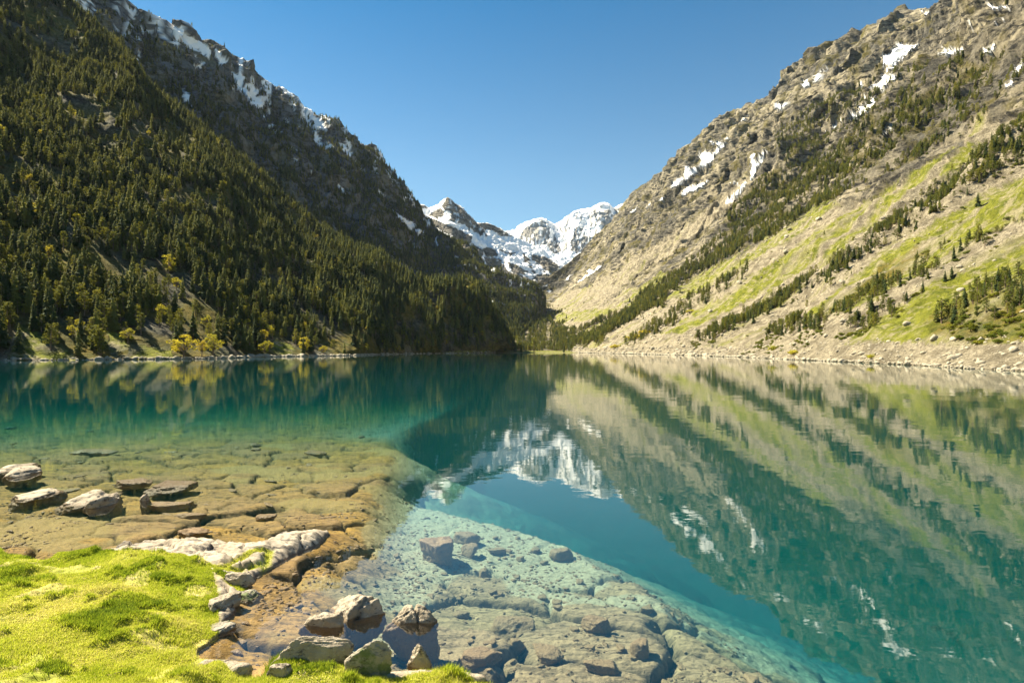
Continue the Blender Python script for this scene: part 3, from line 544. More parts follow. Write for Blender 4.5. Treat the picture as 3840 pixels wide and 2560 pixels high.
# ------------------------------------------------------------------ trees
def leafcloud(C, R, n, size, rng, flat=1., up=.35):
    """n small leaf faces scattered through an ellipsoid"""
    d = rng.normal(size=(n, 3)); d /= np.linalg.norm(d, axis=1, keepdims=True); r = rng.uniform(.45, 1.05, (n, 1)) ** .6
    P = np.asarray(C) + d * r * np.asarray(R)
    nrm = d + rng.normal(size=(n, 3)) * .55; nrm[:, 2] += up; nrm /= np.linalg.norm(nrm, axis=1, keepdims=True)
    a = np.cross(nrm, rng.normal(size=(n, 3))); a /= np.linalg.norm(a, axis=1, keepdims=True); b = np.cross(nrm, a) * flat
    s = size * rng.uniform(.6, 1.3, (n, 1))
    V = np.stack([P - a * s - b * s * .4, P + a * s * .2 - b * s * .7, P + a * s, P - a * s * .1 + b * s * .75], 1)
    return V.reshape(-1, 3), np.arange(4 * n).reshape(-1, 4)
def merge(parts):
    Vs, Fs, o = [], [], 0
    for V, F in parts: Vs.append(np.asarray(V, float)); Fs.append(np.asarray(F) + o); o += len(V)
    return np.concatenate(Vs), np.concatenate(Fs)
def tube(pts, rad, n=6):
    pts = np.array(pts, float); k = len(pts); V = []
    for i in range(k):
        d = pts[min(i + 1, k - 1)] - pts[max(i - 1, 0)]; d /= np.linalg.norm(d) + 1e-9
        a = np.cross(d, (.3, .9, .1)); a /= np.linalg.norm(a); b = np.cross(d, a)
        for j in range(n):
            q = 2 * math.pi * j / n; V.append(pts[i] + rad[i] * (a * math.cos(q) + b * math.sin(q)))
    F = [(i * n + j, i * n + (j + 1) % n, (i + 1) * n + (j + 1) % n, (i + 1) * n + j) for i in range(k - 1) for j in range(n)]
    return np.array(V), np.array(F)
def conifer(seed, wid=.17, tiers=15, nb=9, low=.07):
    r = np.random.default_rng(seed); parts = []
    for k in range(tiers):
        h = low + (1 - low) * (k / (tiers - .3)) ** .95; R = wid * (1.05 - h) ** .75 * r.uniform(.78, 1.15) + .012
        for b in range(max(4, int(nb * (1.15 - .6 * h)))):
            q = r.uniform(0, 2 * math.pi); L = R * r.uniform(.65, 1.2); w = L * r.uniform(.35, .55) + .008; hh = h + r.uniform(-.02, .02)
            dx, dy = math.cos(q), math.sin(q); sx, sy = -dy * w, dx * w; dr = r.uniform(.15, .55)
            V = [(dx * .1 * L, dy * .1 * L, hh + .03), (dx * .6 * L + sx, dy * .6 * L + sy, hh - dr * L * .6 - .012), (dx * L, dy * L, hh - dr * L * .7), (dx * .6 * L - sx, dy * .6 * L - sy, hh - dr * L * .6 - .012)]
            parts.append((V, [(0, 1, 2, 3)]))
            V2 = [(dx * .3 * L, dy * .3 * L, hh + .035 * L / wid), (dx * .75 * L + sx * .5, dy * .75 * L + sy * .5, hh - .02), (dx * .95 * L, dy * .95 * L, hh - dr * L * .9 - .03), (dx * .7 * L - sx * .4, dy * .7 * L - sy * .4, hh - .045)]
            parts.append((V2, [(0, 1, 2, 3)]))
    parts.append(([(-.012, 0, .96), (0, .012, .95), (.012, 0, .96), (0, 0, 1.06)], [(0, 1, 2, 3)]))
    return merge(parts), tube([(0, 0, -.06), (0, 0, .4), (0, 0, .95)], [.022, .015, .003])
def pine(seed, n=20, spread=.24):
    r = np.random.default_rng(seed); parts = []; tr = [tube([(0, 0, -.06), (.012, .008, .35), (-.01, .01, .68), (0, 0, .9)], [.026, .02, .013, .004])]
    for k in range(n):
        h = .26 + .68 * (k + .5) / n; q = k * 2.4 + r.uniform(-.4, .4); R = spread * (1.12 - h) ** .55 * r.uniform(.55, 1.05) * (1 if h > .32 else .8)
        c = (math.cos(q) * R * .8, math.sin(q) * R * .8, h + r.uniform(-.02, .03)); s = r.uniform(.055, .09) * (1.15 - .4 * h)
        parts.append(leafcloud(c, (s * 1.25, s * 1.25, s * .75), 26, .026, r))
        tr.append(tube([(0, 0, h - .08), (c[0] * .6, c[1] * .6, h - .03), c], [.009, .006, .002], 4))
    return merge(parts), merge(tr)
def broadleaf(seed, n=26, spread=.3):
    r = np.random.default_rng(seed); parts = []; tr = [tube([(0, 0, -.06), (.01, .01, .25), (.02, -.02, .55)], [.035, .026, .012])]
    for k in range(n):
        d = r.normal(size=3); d /= np.linalg.norm(d); c = np.array([0, 0, .6]) + d * np.array([spread, spread, .34]) * r.uniform(.45, 1) ** .5; s = r.uniform(.07, .12)
        parts.append(leafcloud(c, (s, s, s * .8), 30, .027, r)); tr.append(tube([(.01, 0, .25), tuple((np.array([0, 0, .3]) + c) / 2), tuple(c)], [.014, .009, .003], 4))
    return merge(parts), merge(tr)
def bush(seed, n=14):
    r = np.random.default_rng(seed); parts = []; tr = []
    for k in range(n):
        q = r.uniform(0, 6.3); R = r.uniform(0, .75); c = (math.cos(q) * R, math.sin(q) * R, .5 * (1 - R * .6) * r.uniform(.5, 1.3)); s = r.uniform(.2, .34)
        parts.append(leafcloud(c, (s, s, s * .8), 26, .085, r)); tr.append(tube([(0, 0, -.2), (c[0] * .5, c[1] * .5, .1), c], [.04, .03, .01], 4))
    return merge(parts), merge(tr)
def bare(seed):
    r = np.random.default_rng(seed); tr = [tube([(0, 0, -.05), (.01, 0, .5), (0, .01, 1)], [.02, .012, .002])]; tw = []
    for k in range(70):
        h = r.uniform(.2, .9); q = r.uniform(0, 6.3); L = .3 * (1.1 - h) * r.uniform(.6, 1.1); e = np.array((math.cos(q) * L, math.sin(q) * L, h + L * .9))
        tw.append(tube([(0, 0, h), tuple(e * .5 + np.array([0, 0, h * .5 - .02])), tuple(e)], [.006, .004, .001], 3))
        for j in range(3):
            e2 = e + r.normal(size=3) * .05; tw.append(tube([tuple(e * .6 + np.array([0, 0, h * .4])), tuple(e2)], [.003, .001], 3))
    return merge(tw), merge(tr)
def foliage_mat(name, a, b, c, tr=.25):
    t = NT(name); oi = t.new('ShaderNodeObjectInfo'); n = t.noise(5., 3, .6, t.coord())
    col = t.ramp(oi.outputs['Random'], (0., a), (.55, b), (1., c)); col = t.mix(t.ramp(n, (.35, .0), (.7, .45)), col, tuple(x * 1.6 for x in b))
    p = t.bsdf(col, .85, None, .12); ts = t.new('ShaderNodeBsdfTranslucent'); t.set(ts.inputs['Color'], t.mix(.5, col, tuple(min(1, x * 1.8) for x in c)))
    mx = t.new('ShaderNodeMixShader'); t.set(mx.inputs[0], tr); t.set(mx.inputs[1], p.outputs[0]); t.set(mx.inputs[2], ts.outputs[0]); t.surf(mx.outputs[0]); return t.m
M_CON = foliage_mat('conifer_needles', (.016, .036, .022), (.05, .08, .032), (.26, .25, .055))
M_PIN = foliage_mat('pine_needles', (.026, .046, .012), (.075, .10, .02), (.24, .22, .03))
M_BRD = foliage_mat('spring_leaves', (.20, .24, .03), (.32, .32, .035), (.40, .30, .03), .4)
M_ORG = foliage_mat('ochre_leaves', (.34, .27, .03), (.37, .30, .03), (.40, .34, .03), .4)
M_BUS = foliage_mat('shrub_leaves', (.05, .08, .012), (.10, .12, .015), (.20, .19, .02))
M_TWG = foliage_mat('bare_twigs', (.30, .22, .17), (.32, .24, .18), (.34, .26, .2), .1)
t = NT('tree_bark'); t.bsdf(t.mix(t.noise(8, 5), (.12, .085, .06), (.26, .2, .15)), .95); M_BARK = t.m
PROTO = {}
def proto(kind, maker, seeds, mat, **kw):
    PROTO[kind] = []
    for s in seeds:
        (cv, cf), (tv, tf) = maker(s, **kw) if not isinstance(kw.get('var'), list) else maker(s)
        PROTO[kind].append((mesh_np(kind + '_crown', cv, cf, mat, smooth=False), mesh_np(kind + '_trunk', tv, tf, M_BARK)))
proto('conifer', conifer, (1, 2, 3, 4, 5), M_CON); PROTO['conifer'] += []
_k = PROTO['conifer']; proto('conifer', conifer, (6, 7), M_CON, wid=.22, nb=10); PROTO['conifer'] = _k + PROTO['conifer']
proto('pine_tree', pine, (11, 12, 13, 14), M_PIN); _k = PROTO['pine_tree']; proto('pine_tree', pine, (15, 16), M_PIN, spread=.32, n=24); PROTO['pine_tree'] = _k + PROTO['pine_tree']
proto('broadleaf_tree', broadleaf, (21, 22, 23), M_BRD); proto('ochre_tree', broadleaf, (24,), M_ORG, n=34, spread=.46)
proto('shrub', bush, (31, 32, 33), M_BUS); proto('bright_shrub', bush, (34, 35), M_BRD); proto('bare_tree', bare, (41,), M_TWG)
CROWN = {'conifer': 'crown', 'pine_tree': 'crown', 'broadleaf_tree': 'crown', 'shrub': 'leaves', 'ochre_tree': 'crown', 'bright_shrub': 'leaves', 'bare_tree': 'twigs'}
CATN = {'conifer': ('conifer', 'conifer'), 'pine_tree': ('pine_tree', 'pine tree'), 'broadleaf_tree': ('broadleaf_tree', 'tree'), 'shrub': ('shrub', 'shrub'), 'ochre_tree': ('broadleaf_tree', 'tree'), 'bright_shrub': ('shrub', 'shrub'), 'bare_tree': ('bare_tree', 'bare tree')}
FIRST = {}
def plant(kind, var, loc, h, rz, label, group=None, wide=1.):
    cm, tm = PROTO[kind][var % len(PROTO[kind])]; nm, cat = CATN[kind]
    r = link(nm, None, loc=loc, rot=(0, 0, rz), scl=(h * wide, h * wide, h)); r.empty_display_size = .1; tag(r, label, cat, group)
    c = link(CROWN[kind], cm, r); k = link('trunk' if 'shrub' not in kind else 'stems', tm, r)
    FIRST.setdefault((kind, var % len(PROTO[kind])), (c, k)); return r
def scatter(name, dens, rng, up_px=0):
    """sample points on a terrain sheet; dens(px, py, P, V) gives plants per square metre"""
    P, px, py, V, g, ro = TER[name]
    c = lambda A: .25 * (A[:-1, :-1] + A[1:, :-1] + A[1:, 1:] + A[:-1, 1:])
    a = P[1:, :-1] - P[:-1, :-1]; b = P[:-1, 1:] - P[:-1, :-1]
    hor = .6 * np.abs(a[..., 0] * b[..., 1] - a[..., 1] * b[..., 0]) + .4 * np.linalg.norm(np.cross(a, b), axis=2)           # plan area
    cx, cy = c(px), c(py); d = dens(cx, cy, (P[:-1, :-1] + P[1:, 1:]) / 2, c(V))
    d = d * ((cx > -260) & (cx < 4150) & (cy > -420) & (P[:-1, :-1, 1] > 60))
    ok = (P[:-1, :-1, 2] > .4); n = rng.poisson(np.clip(hor * d * ok, 0, 12)); i, j = np.nonzero(n); k = n[i, j]
    i = np.repeat(i, k); j = np.repeat(j, k); u = rng.random((len(i), 1)); v = rng.random((len(i), 1))
    Q = P[i, j] * (1 - u) * (1 - v) + P[i + 1, j] * u * (1 - v) + P[i + 1, j + 1] * u * v + P[i, j + 1] * (1 - u) * v
    return Q
CL = lambda P, s, seed: fbm(P[..., 0] / s, P[..., 1] / s, P[..., 2] / s, oct=4, seed=seed)
def d_R(px, py, P, V):
    qx, qy = fpush(px, py, 30, 14, 61); d = np.zeros(px.shape)
    for k, (poly, n) in FOR_R.items(): d = np.maximum(d, inpoly(qx, qy, poly) * n)
    d = np.maximum(d, .9 * (V < .99) * np.clip(.2 + 2 * CL(P, 30, 67), 0, 1.5)); d = d * np.clip(.75 + 1.9 * CL(P, 45, 62), .03, 2.4)
    d = np.where(anyp(px, py, SNOW_R + PATH_R) > 0, 0, d); d = np.where(P[..., 2] < 6, d * .12, d)
    d = np.where(anyp(px, py, [SCREE_R[0][:8] + [(2330, 1080), (2150, 1160)]]) > 0, d * .25, d)
    return d / 1000 * 5.2
def d_L(px, py, P, V):
    d = 24. * (1 - sstep(480, 900, P[..., 2] + 150 * CL(P, 200, 63))) * np.clip(.8 + 1.6 * CL(P, 55, 64), .05, 2) + .25
    return np.where((anyp(px, py, SNOW_L) > 0) | ((V > .985) & (P[..., 2] > 300)), 0, d) / 1000
BARE_1 = [[(60, 60), (200, 20), (330, 150), (260, 240), (120, 200)], [(480, 480), (620, 430), (760, 560), (700, 660), (560, 600)], [(700, 700), (860, 720), (880, 800), (760, 790)], [(0, 560), (80, 560), (110, 640), (0, 660)], [(160, 380), (330, 330), (480, 400), (420, 470), (280, 470)], [(520, 560), (640, 640), (760, 760), (700, 770), (560, 660)], [(1500, 1190), (1580, 1170), (1620, 1230), (1560, 1260)], [(1240, 1260), (1330, 1250), (1350, 1325), (1250, 1330)], [(170, 980), (260, 940), (280, 1020), (190, 1060)]]
def d_1(px, py, P, V):
    d = 36. * np.clip(.8 + 1.8 * CL(P, 40, 65), .08, 1.7)
    d = np.where(anyp(px, py, GR_L + SC_L) > 0, d * .05, d); d = np.where(anyp(*fpush(px, py, 30, 14, 61), BARE_1) > 0, d * .15, d)
    return d * (P[..., 2] > 1.2) / 1000
def d_V(px, py, P, V):
    return np.where(P[..., 1] > 1090, 11., 1.2) * np.clip(.8 + 1.2 * CL(P, 50, 66), .1, 2) * (np.abs(P[..., 0] - np.interp(P[..., 1], [1000, 1700, 2300], [60, 110, 118])) > 5) * (1 - anyp(px, py, GRASS_R[4:5])) * (1 - .92 * sstep(1850, 2100, P[..., 1])) / 1000
rg = np.random.default_rng(77)
QR = scatter('mountain_right', d_R, rg); QL = scatter('mountain_left', d_L, rg); Q1 = scatter('hillside_left', d_1, rg); QV = scatter('valley_floor', d_V, rg)
print('TREES', len(QR), len(QL), len(Q1), len(QV))
def pxy(Q): return HX + FPX * Q[:, 0] / Q[:, 1], HY - FPX * (Q[:, 2] - EYE) / Q[:, 1]
BUCK = {'conifer': [], 'pine_tree': [], 'broadleaf_tree': [], 'shrub': []}     # rows: x y z h rz var zone
def add(kind, Q, h, zone):
    n = len(Q)
    if n: BUCK[kind].append(np.c_[Q, h, rg.uniform(0, 6.28, n), rg.integers(0, len(PROTO[kind]), n), np.full(n, zone)])
def split(Q, zone, pc, pp, pb, hc, hp):
    u = rg.random(len(Q)); c = u < pc; p = (u >= pc) & (u < pc + pp); b = (u >= pc + pp) & (u < pc + pp + pb); s = u >= pc + pp + pb
    add('conifer', Q[c], rg.uniform(*hc, c.sum()), zone); add('pine_tree', Q[p], rg.uniform(*hp, p.sum()), zone)
    add('broadleaf_tree', Q[b], rg.uniform(6, 11, b.sum()), zone); add('shrub', Q[s], rg.uniform(1.2, 2.6, s.sum()), zone)
low = Q1[:, 2] < 30
split(Q1[low], 0, .46, .41, .07, (8, 20), (7, 15)); split(Q1[~low], 1, .58, .385, .02, (9, 23), (8, 15))
split(QL, 2, .55, .42, .0, (10, 19), (7, 13)); split(QV, 3, .35, .62, .004, (10, 18), (10, 17))
yr = np.clip(QR[:, 1] / 900, 0, 1)
hs = 3.5 + 7. * yr; u = rg.random(len(QR)); fpx, fpy = pxy(QR); inb = anyp(fpx, fpy, [v[0] for v in FOR_R.values()]) > 0; sh = (u < np.where(inb, .38, .88)) | (QR[:, 2] < 14)
hx = hs * rg.uniform(.55, 1.5, len(QR))
cn = (~sh) & (rg.random(len(QR)) < .28)
add('conifer', QR[cn], hx[cn], 4); add('pine_tree', QR[~sh & ~cn], hx[~sh & ~cn] * .9, 4); add('shrub', QR[sh], rg.uniform(.8, 2.2, sh.sum()), 4)
REST = []
for kind, L in BUCK.items():
    A = np.concatenate(L); px, py = pxy(A[:, :3]); s = A[:, 3] / A[:, 1]
    vis = (px > 10) & (px < 3830) & (py - s * FPX * .5 > 0)
    s = s * np.where(vis, 1, 0)
    if kind == 'shrub': s = s * np.where(A[:, 6] == 4, 1, .25)
    order = np.argsort(-s); lim = 285 if kind != 'shrub' else 240; top = order[:lim]; rest = order[lim:]
    for rk_, i in enumerate(top):
        x, y, z, h, rz, var, zone = A[i]
        X_, Y_ = px[i], py[i]; sz = 'large ' if rk_ < lim / 3 else ('middling ' if rk_ < 2 * lim / 3 else 'small ')
        if zone in (0, 1):
            where = ('under the grey cliff of the far left' if X_ < 260 else 'above the grassy clearings') if X_ < 520 else ('behind the ochre tree' if X_ < 900 else ('above the stony shore with lime trees' if X_ < 1250 else ('in the darkest stretch of shore forest' if X_ < 1520 else 'on the cliff spur beside the lake head meadow')))
            where = ('high up, ' if Y_ < 1000 else ('halfway up, ' if Y_ < 1180 else 'low down, ')) + where
        elif zone == 2: where = 'on the high rocky flank of the shaded mountain'
        elif zone == 3: where = 'in the wood behind the lake head meadow'
        else: where = ('near the large lone pine' if X_ > 3350 else ('over the footpath scree fans' if X_ > 2900 else ('on the middle talus' if X_ > 2500 else 'close to the lake head'))) + ' of the sunny slope' + (', by the water' if z < 12 else (', upper part' if Y_ < 1000 else ''))
        lab = sz + {'conifer': 'spindly dark conifer ', 'pine_tree': 'rounded pine ', 'broadleaf_tree': 'yellow-green spring tree ', 'shrub': 'low green shrub '}[kind] + where
        plant(kind, int(var), (x, y, z - .1), h, rz, lab, lab.replace('conifer ', 'conifers ', 1).replace('pine ', 'pines ', 1).replace('tree ', 'trees ', 1).replace('shrub ', 'shrubs ', 1), 1. if kind != 'shrub' else 1.1)
    REST.append((kind, A[rest]))

def scatter_object(name, rows, protos, label, cat=None, tilt=None, kind='stuff'):
    """one object: geometry nodes set instances of given placed objects' meshes on points"""
    me = bpy.data.meshes.new(name); me.vertices.add(len(rows)); me.vertices.foreach_set('co', rows[:, :3].astype(np.float32).ravel())
    for an, k in (('scl', 3), ('rz', 4)): at = me.attributes.new(an, 'FLOAT', 'POINT'); at.data.foreach_set('value', rows[:, k].astype(np.float32))
    at = me.attributes.new('kid', 'INT', 'POINT'); at.data.foreach_set('value', (rows[:, 5].astype(np.int32) % len(protos)))
    o = link(name, me); tag(o, label, cat, kind=kind)
    ng = bpy.data.node_groups.new(name, 'GeometryNodeTree'); ng.interface.new_socket('Geometry', in_out='INPUT', socket_type='NodeSocketGeometry'); ng.interface.new_socket('Geometry', in_out='OUTPUT', socket_type='NodeSocketGeometry')
    N = ng.nodes; K = ng.links; gi = N.new('NodeGroupInput'); go = N.new('NodeGroupOutput'); ip = N.new('GeometryNodeInstanceOnPoints'); K.new(gi.outputs[0], ip.inputs['Points'])
    jj = N.new('GeometryNodeJoinGeometry')
    for objs in reversed(protos):
        j = N.new('GeometryNodeJoinGeometry')
        for ob in objs:
            oi = N.new('GeometryNodeObjectInfo'); oi.transform_space = 'ORIGINAL'; oi.inputs['Object'].default_value = ob; K.new(oi.outputs['Geometry'], j.inputs[0])
        gti = N.new('GeometryNodeGeometryToInstance'); K.new(j.outputs[0], gti.inputs[0]); K.new(gti.outputs[0], jj.inputs[0])
    K.new(jj.outputs[0], ip.inputs['Instance']); ip.inputs['Pick Instance'].default_value = True
    def na(nm, dt):
        a = N.new('GeometryNodeInputNamedAttribute'); a.data_type = dt; a.inputs['Name'].default_value = nm; return a.outputs['Attribute']
    K.new(na('kid', 'INT'), ip.inputs['Instance Index']); K.new(na('scl', 'FLOAT'), ip.inputs['Scale'])
    cx = N.new('ShaderNodeCombineXYZ'); K.new(na('rz', 'FLOAT'), cx.inputs[2]); K.new(cx.outputs[0], ip.inputs['Rotation'])
    K.new(ip.outputs[0], go.inputs[0]); md = o.modifiers.new('scatter', 'NODES'); md.node_group = ng; return o
SL = {'conifer': ('conifer_forest', 'mass of dark conifers covering the slopes'), 'pine_tree': ('pine_forest', 'mass of rounded pines on the slopes'), 'broadleaf_tree': ('spring_trees', 'pale trees dotted in the forest'), 'shrub': ('undergrowth', 'low shrubs spread over the slopes')}
for kind, A in REST:
    if not len(A): continue
    pr = [FIRST[(kind, v)] for v in range(len(PROTO[kind])) if (kind, v) in FIRST]
    scatter_object(SL[kind][0], A, pr, SL[kind][1])

# trees that stand out one by one
def at(px, py, names=('hillside_left', 'mountain_right', 'valley_floor')):
    best = None
    for n_ in names:
        P, X_, Y_ = TER[n_][:3]; d = np.hypot(X_ - px, Y_ - py) + np.where((P[..., 2] < .3) | (P[..., 1] < 50), 1e4, 0) + P[..., 1] * .004
        k = np.unravel_index(np.argmin(d), d.shape)
        if best is None or d[k] < best[0]: best = (d[k], P[k])
    return best[1]
def solo(kind, px, py, hpx, label, wide=1., var=0, names=('hillside_left', 'mountain_right', 'valley_floor')):
    p = at(px, py, names); h = hpx / FPX * p[1]; plant(kind, var, tuple(p - np.array([0, 0, .03 * h])), h, rg.uniform(0, 6), label, None, wide)
LH = ('hillside_left',); RM = ('mountain_right',); VF = ('valley_floor', 'hillside_left')
solo('ochre_tree', 690, 1338, 92, 'wide ochre-yellow tree right at the waterline of the left shore', 1.25, names=LH)
solo('broadleaf_tree', 478, 1290, 60, 'bright yellow-green bush tree on the grassy clearing of the left shore', 1.3, names=LH)
solo('broadleaf_tree', 800, 1330, 85, 'pale olive tree just right of the ochre one on the shore', 1.2, 1, LH)
solo('broadleaf_tree', 975, 1240, 55, 'upper of two lime green trees above the stony shore', 1.1, 2, LH)
solo('broadleaf_tree', 1005, 1268, 52, 'lower of two lime green trees above the stony shore', 1.2, 0, LH)
solo('broadleaf_tree', 1145, 1325, 68, 'big olive tree at the foot of the dark forest right of the stony shore', 1.1, 1, LH)
solo('broadleaf_tree', 1212, 1328, 34, 'low spreading tree alone at the waterline below the dark forest', 1.4, 2, LH)
solo('broadleaf_tree', 990, 1332, 58, 'pale yellow tree with feet in the stones of the left shore', 1.1, 0, LH)
solo('broadleaf_tree', 630, 1030, 80, 'tall lime green tree in the middle of the left forest', 1., 1, LH)
solo('broadleaf_tree', 660, 1085, 50, 'smaller lime green tree just below the tall lime one', 1.1, 2, LH)
solo('broadleaf_tree', 12, 510, 48, 'golden tree at the left edge high on the hillside', 1.2, 0, LH)
solo('ochre_tree', 1185, 1120, 50, 'ochre tree halfway up the forest above the dark cliff', 1., names=LH)
solo('broadleaf_tree', 165, 1110, 50, 'lime tree above the grassy slope at far left', 1., 1, LH)
solo('broadleaf_tree', 280, 1150, 48, 'small golden green tree over the left clearing', 1., 2, LH)
solo('bare_tree', 862, 870, 55, 'leafless pinkish tree in the upper forest, left one of two', 1.2, names=LH)
solo('bare_tree', 922, 880, 55, 'leafless pinkish tree in the upper forest, right one of two', 1., names=LH)
solo('ochre_tree', 30, 1290, 36, 'small rusty orange tree at the far left shore', 1., names=LH)
for k, (x, y, h) in enumerate(((1855, 1318, 38), (1880, 1317, 34), (1945, 1316, 46), (2003, 1319, 58), (2055, 1318, 46), (2100, 1316, 40), (2146, 1313, 44), (1770, 1318, 30))):
    solo('pine_tree', x, y, h, ('pine with bare lower trunk on the lake head meadow, left of the tallest one', 'second pine of the pair at the left end of the meadow', 'round topped pine in the middle of the lake head meadow', 'tallest pine standing at the water edge of the lake head meadow',
        'broad dark pine just right of the tallest meadow pine', 'pine at the right end of the lake head meadow', 'dark pine where the scree meets the lake head meadow', 'thin pine on the narrow strand below the dark cliff')[k], 1.15, k % 4, names=('valley_floor',))
solo('pine_tree', 3535, 1212, 98, 'large lone dark pine on the grass slope with a shadow at its foot', 1.25, 4, RM)
solo('conifer', 3217, 1200, 42, 'lone bushy conifer on bare scree between the bands', 1.5, 5, RM)
solo('conifer', 3072, 1192, 38, 'narrow conifer at the top of the lower scree fan', 1.2, 1, RM)
solo('conifer', 3482, 1052, 32, 'lone conifer on the scree above the big pine', 1.5, 6, RM)
solo('conifer', 3545, 1052, 42, 'left conifer of a pair above the green slope', 1.3, 2, RM)
solo('conifer', 3568, 1040, 42, 'right conifer of a pair above the green slope', 1.3, 3, RM)
solo('pine_tree', 3330, 1170, 44, 'dense pine at the head of the lowest tree band', 1.3, 1, RM)
solo('bright_shrub', 2980, 1330, 26, 'vivid lime green bush by the right waterline', 1.3, names=RM)
solo('bright_shrub', 2900, 1312, 24, 'yellow green bush left of the vivid one on the right shore', 1.3, 1, names=RM)
solo('bright_shrub', 2420, 1250, 26, 'yellow green thicket on the scree near the lake head', 1.5, names=RM)
solo('bright_shrub', 2380, 1270, 24, 'lower yellow green thicket on the scree near the lake head', 1.5, 1, names=RM)
solo('bright_shrub', 2590, 1170, 16, 'pale green bush on the scree above the thickets', 1.5, names=RM)
solo('bright_shrub', 2310, 1305, 22, 'ochre green bush low on the shore scree near the lake head', 1.3, names=RM)
solo('bright_shrub', 3270, 1340, 20, 'green cushion bush on the shore rubble below the footpath', 1.4, 1, names=RM)

# ------------------------------------------------------------------ stones
import bmesh
def rockmesh(name, seed, sub=4, dims=(1, 1, 1), K=13, planes=(), mat=None, rough=.07, split=None):
    bm = bmesh.new(); bmesh.ops.create_icosphere(bm, subdivisions=sub, radius=1); V = np.array([v.co[:] for v in bm.verts]); F = np.array([[v.index for v in f.verts] for f in bm.faces]); bm.free()
    r = np.random.default_rng(seed); N = r.normal(size=(K, 3)); N[:, 2] *= .8; N /= np.linalg.norm(N, axis=1, keepdims=True); hk = r.uniform(.54, .92, K)
    if len(planes): P_ = np.array([p[:3] for p in planes], float); P_ /= np.linalg.norm(P_, axis=1, keepdims=True); N = np.r_[N, P_]; hk = np.r_[hk, [p[3] for p in planes]]
    rr = np.min(np.where(V @ N.T > .05, hk / np.maximum(V @ N.T, .05), 1.25), axis=1); rr = np.minimum(rr, 1.2)
    V = V * rr[:, None]; d = V / np.linalg.norm(V, axis=1, keepdims=True); s0 = seed * 3.7
    a = fbm(V[:, 0] * 2 + s0, V[:, 1] * 2, V[:, 2] * 3, oct=4, seed=seed, ridged=True); b = fbm(V[:, 0] * 9 + s0, V[:, 1] * 9, V[:, 2] * 14, oct=4, seed=seed + 1)
    lay = fbm(V[:, 0] * 1.2 + s0, V[:, 1] * 1.2 + V[:, 2] * 2, V[:, 2] * 7, oct=3, seed=seed + 2, ridged=True)
    V = V + d * (a * rough * 1.6 + b * rough * .8 + (lay - .2) * rough * .7)[:, None]
    if split is not None:                                   # an open joint across the stone
        n = np.array(split[:3], float); n /= np.linalg.norm(n); q = V @ n - split[3] + .05 * vn(V[:, 0] * 4, V[:, 1] * 4, V[:, 2] * 4, seed=seed)
        V = V - d * (.28 * np.exp(-(q / .045) ** 2) * (V[:, 2] > -.3))[:, None]
    return mesh_np(name, V * np.asarray(dims), F, mat)
def stone_mat(name, a, b, dark, lich=(.60, .58, .50), under=None, moss=0.):
    t = NT(name); co = t.coord(); oi = t.new('ShaderNodeObjectInfo'); ov = t.new('ShaderNodeVectorMath', operation='ADD'); t.set(ov.inputs[0], co); t.set(ov.inputs[1], oi.outputs['Location'])
    co = ov.outputs[0]; n1 = t.noise(3.5, 7, .65, co); n2 = t.noise(14, 7, .72, co); n3 = t.noise(5, 7, .65, t.coord(scale=(1, 1.3, 2.), rot=(.5, .3, 0)))
    c = t.mix(t.ramp(n1, (.35, 0.), (.65, 1.)), a, b); c = t.mix(t.ramp(n2, (.52, 0.), (.72, .7)), c, lich); c = t.mix(t.ramp(n3, (.36, .95), (.46, 0.)), c, dark)
    if moss: c = t.mix(t.math('MULTIPLY', t.ramp(t.noise(2.6, 6, .65, co), (.48, 0.), (.58, 1.)), moss), c, (.09, .15, .03))
    gp = t.new('ShaderNodeNewGeometry'); sx = t.new('ShaderNodeSeparateXYZ'); t.set(sx.inputs[0], gp.outputs['Position'])
    w = t.ramp(t.math('ADD', sx.outputs[2], t.math('MULTIPLY', n1, .06)), (.03, 1.), (.055, 0.)); c = t.mix(t.math('MULTIPLY', w, .9), c, under or (.17, .115, .065))
    nb = t.bump(n1, .8, .06); nb = t.bump(n2, 1., .03, nb)
    t.bsdf(c, t.mix(w, (.9, .9, .9), (.4, .4, .4)), nb, .25); return t.m
M_ST = stone_mat('pale_granite', (.46, .40, .32), (.30, .25, .19), (.05, .04, .035))
M_ST2 = stone_mat('lichen_granite', (.40, .36, .30), (.26, .23, .19), (.05, .045, .04), moss=.75)
M_SUB = stone_mat('submerged_stone', (.34, .24, .14), (.2, .14, .09), (.05, .035, .02), (.42, .34, .22), (.25, .165, .09))
M_SCR = stone_mat('scree_stone', (.40, .36, .28), (.27, .24, .185), (.12, .10, .08), under=(.30, .26, .2))
def ground_z(X, Y): return float(near_ground(np.array([X]), np.array([Y]))[0][0])
def water_rock(label, x0, y0, x1, y1, H, seed, mat=M_ST, rz=0., planes=(), split=None, K=13, cat='rock', dmul=1., zb=0., group=None, sub=5, zdeep=None):
    Y = (EYE - zb) * FPX / (y1 - HY); X = ((x0 + x1) / 2 - HX) / FPX * Y; W = (x1 - x0) / FPX * Y; D = max(.12, ((y1 - y0) / FPX * Y - H) * Y / EYE) * dmul
    Yc = Y + D * .42; zg = min(ground_z(X, Yc), zb - .05) - .1; zg = zg if zdeep is None else zb - zdeep; X = ((x0 + x1) / 2 - HX) / FPX * (Y + D * .25)
    hz = (zb + H - zg) / 2
    me = rockmesh('rock', seed, sub, (W * .55, D * .55, hz * 1.06), K, planes, mat, split=split)
    o = link('rock', me, loc=(X, Yc, zg + hz), rot=(0, 0, rz)); tag(o, label, cat, group); return o
water_rock('pale grey boulder cut by the left edge of the photo, beside a smaller white stone', -60, 1718, 62, 1775, .15, 3)
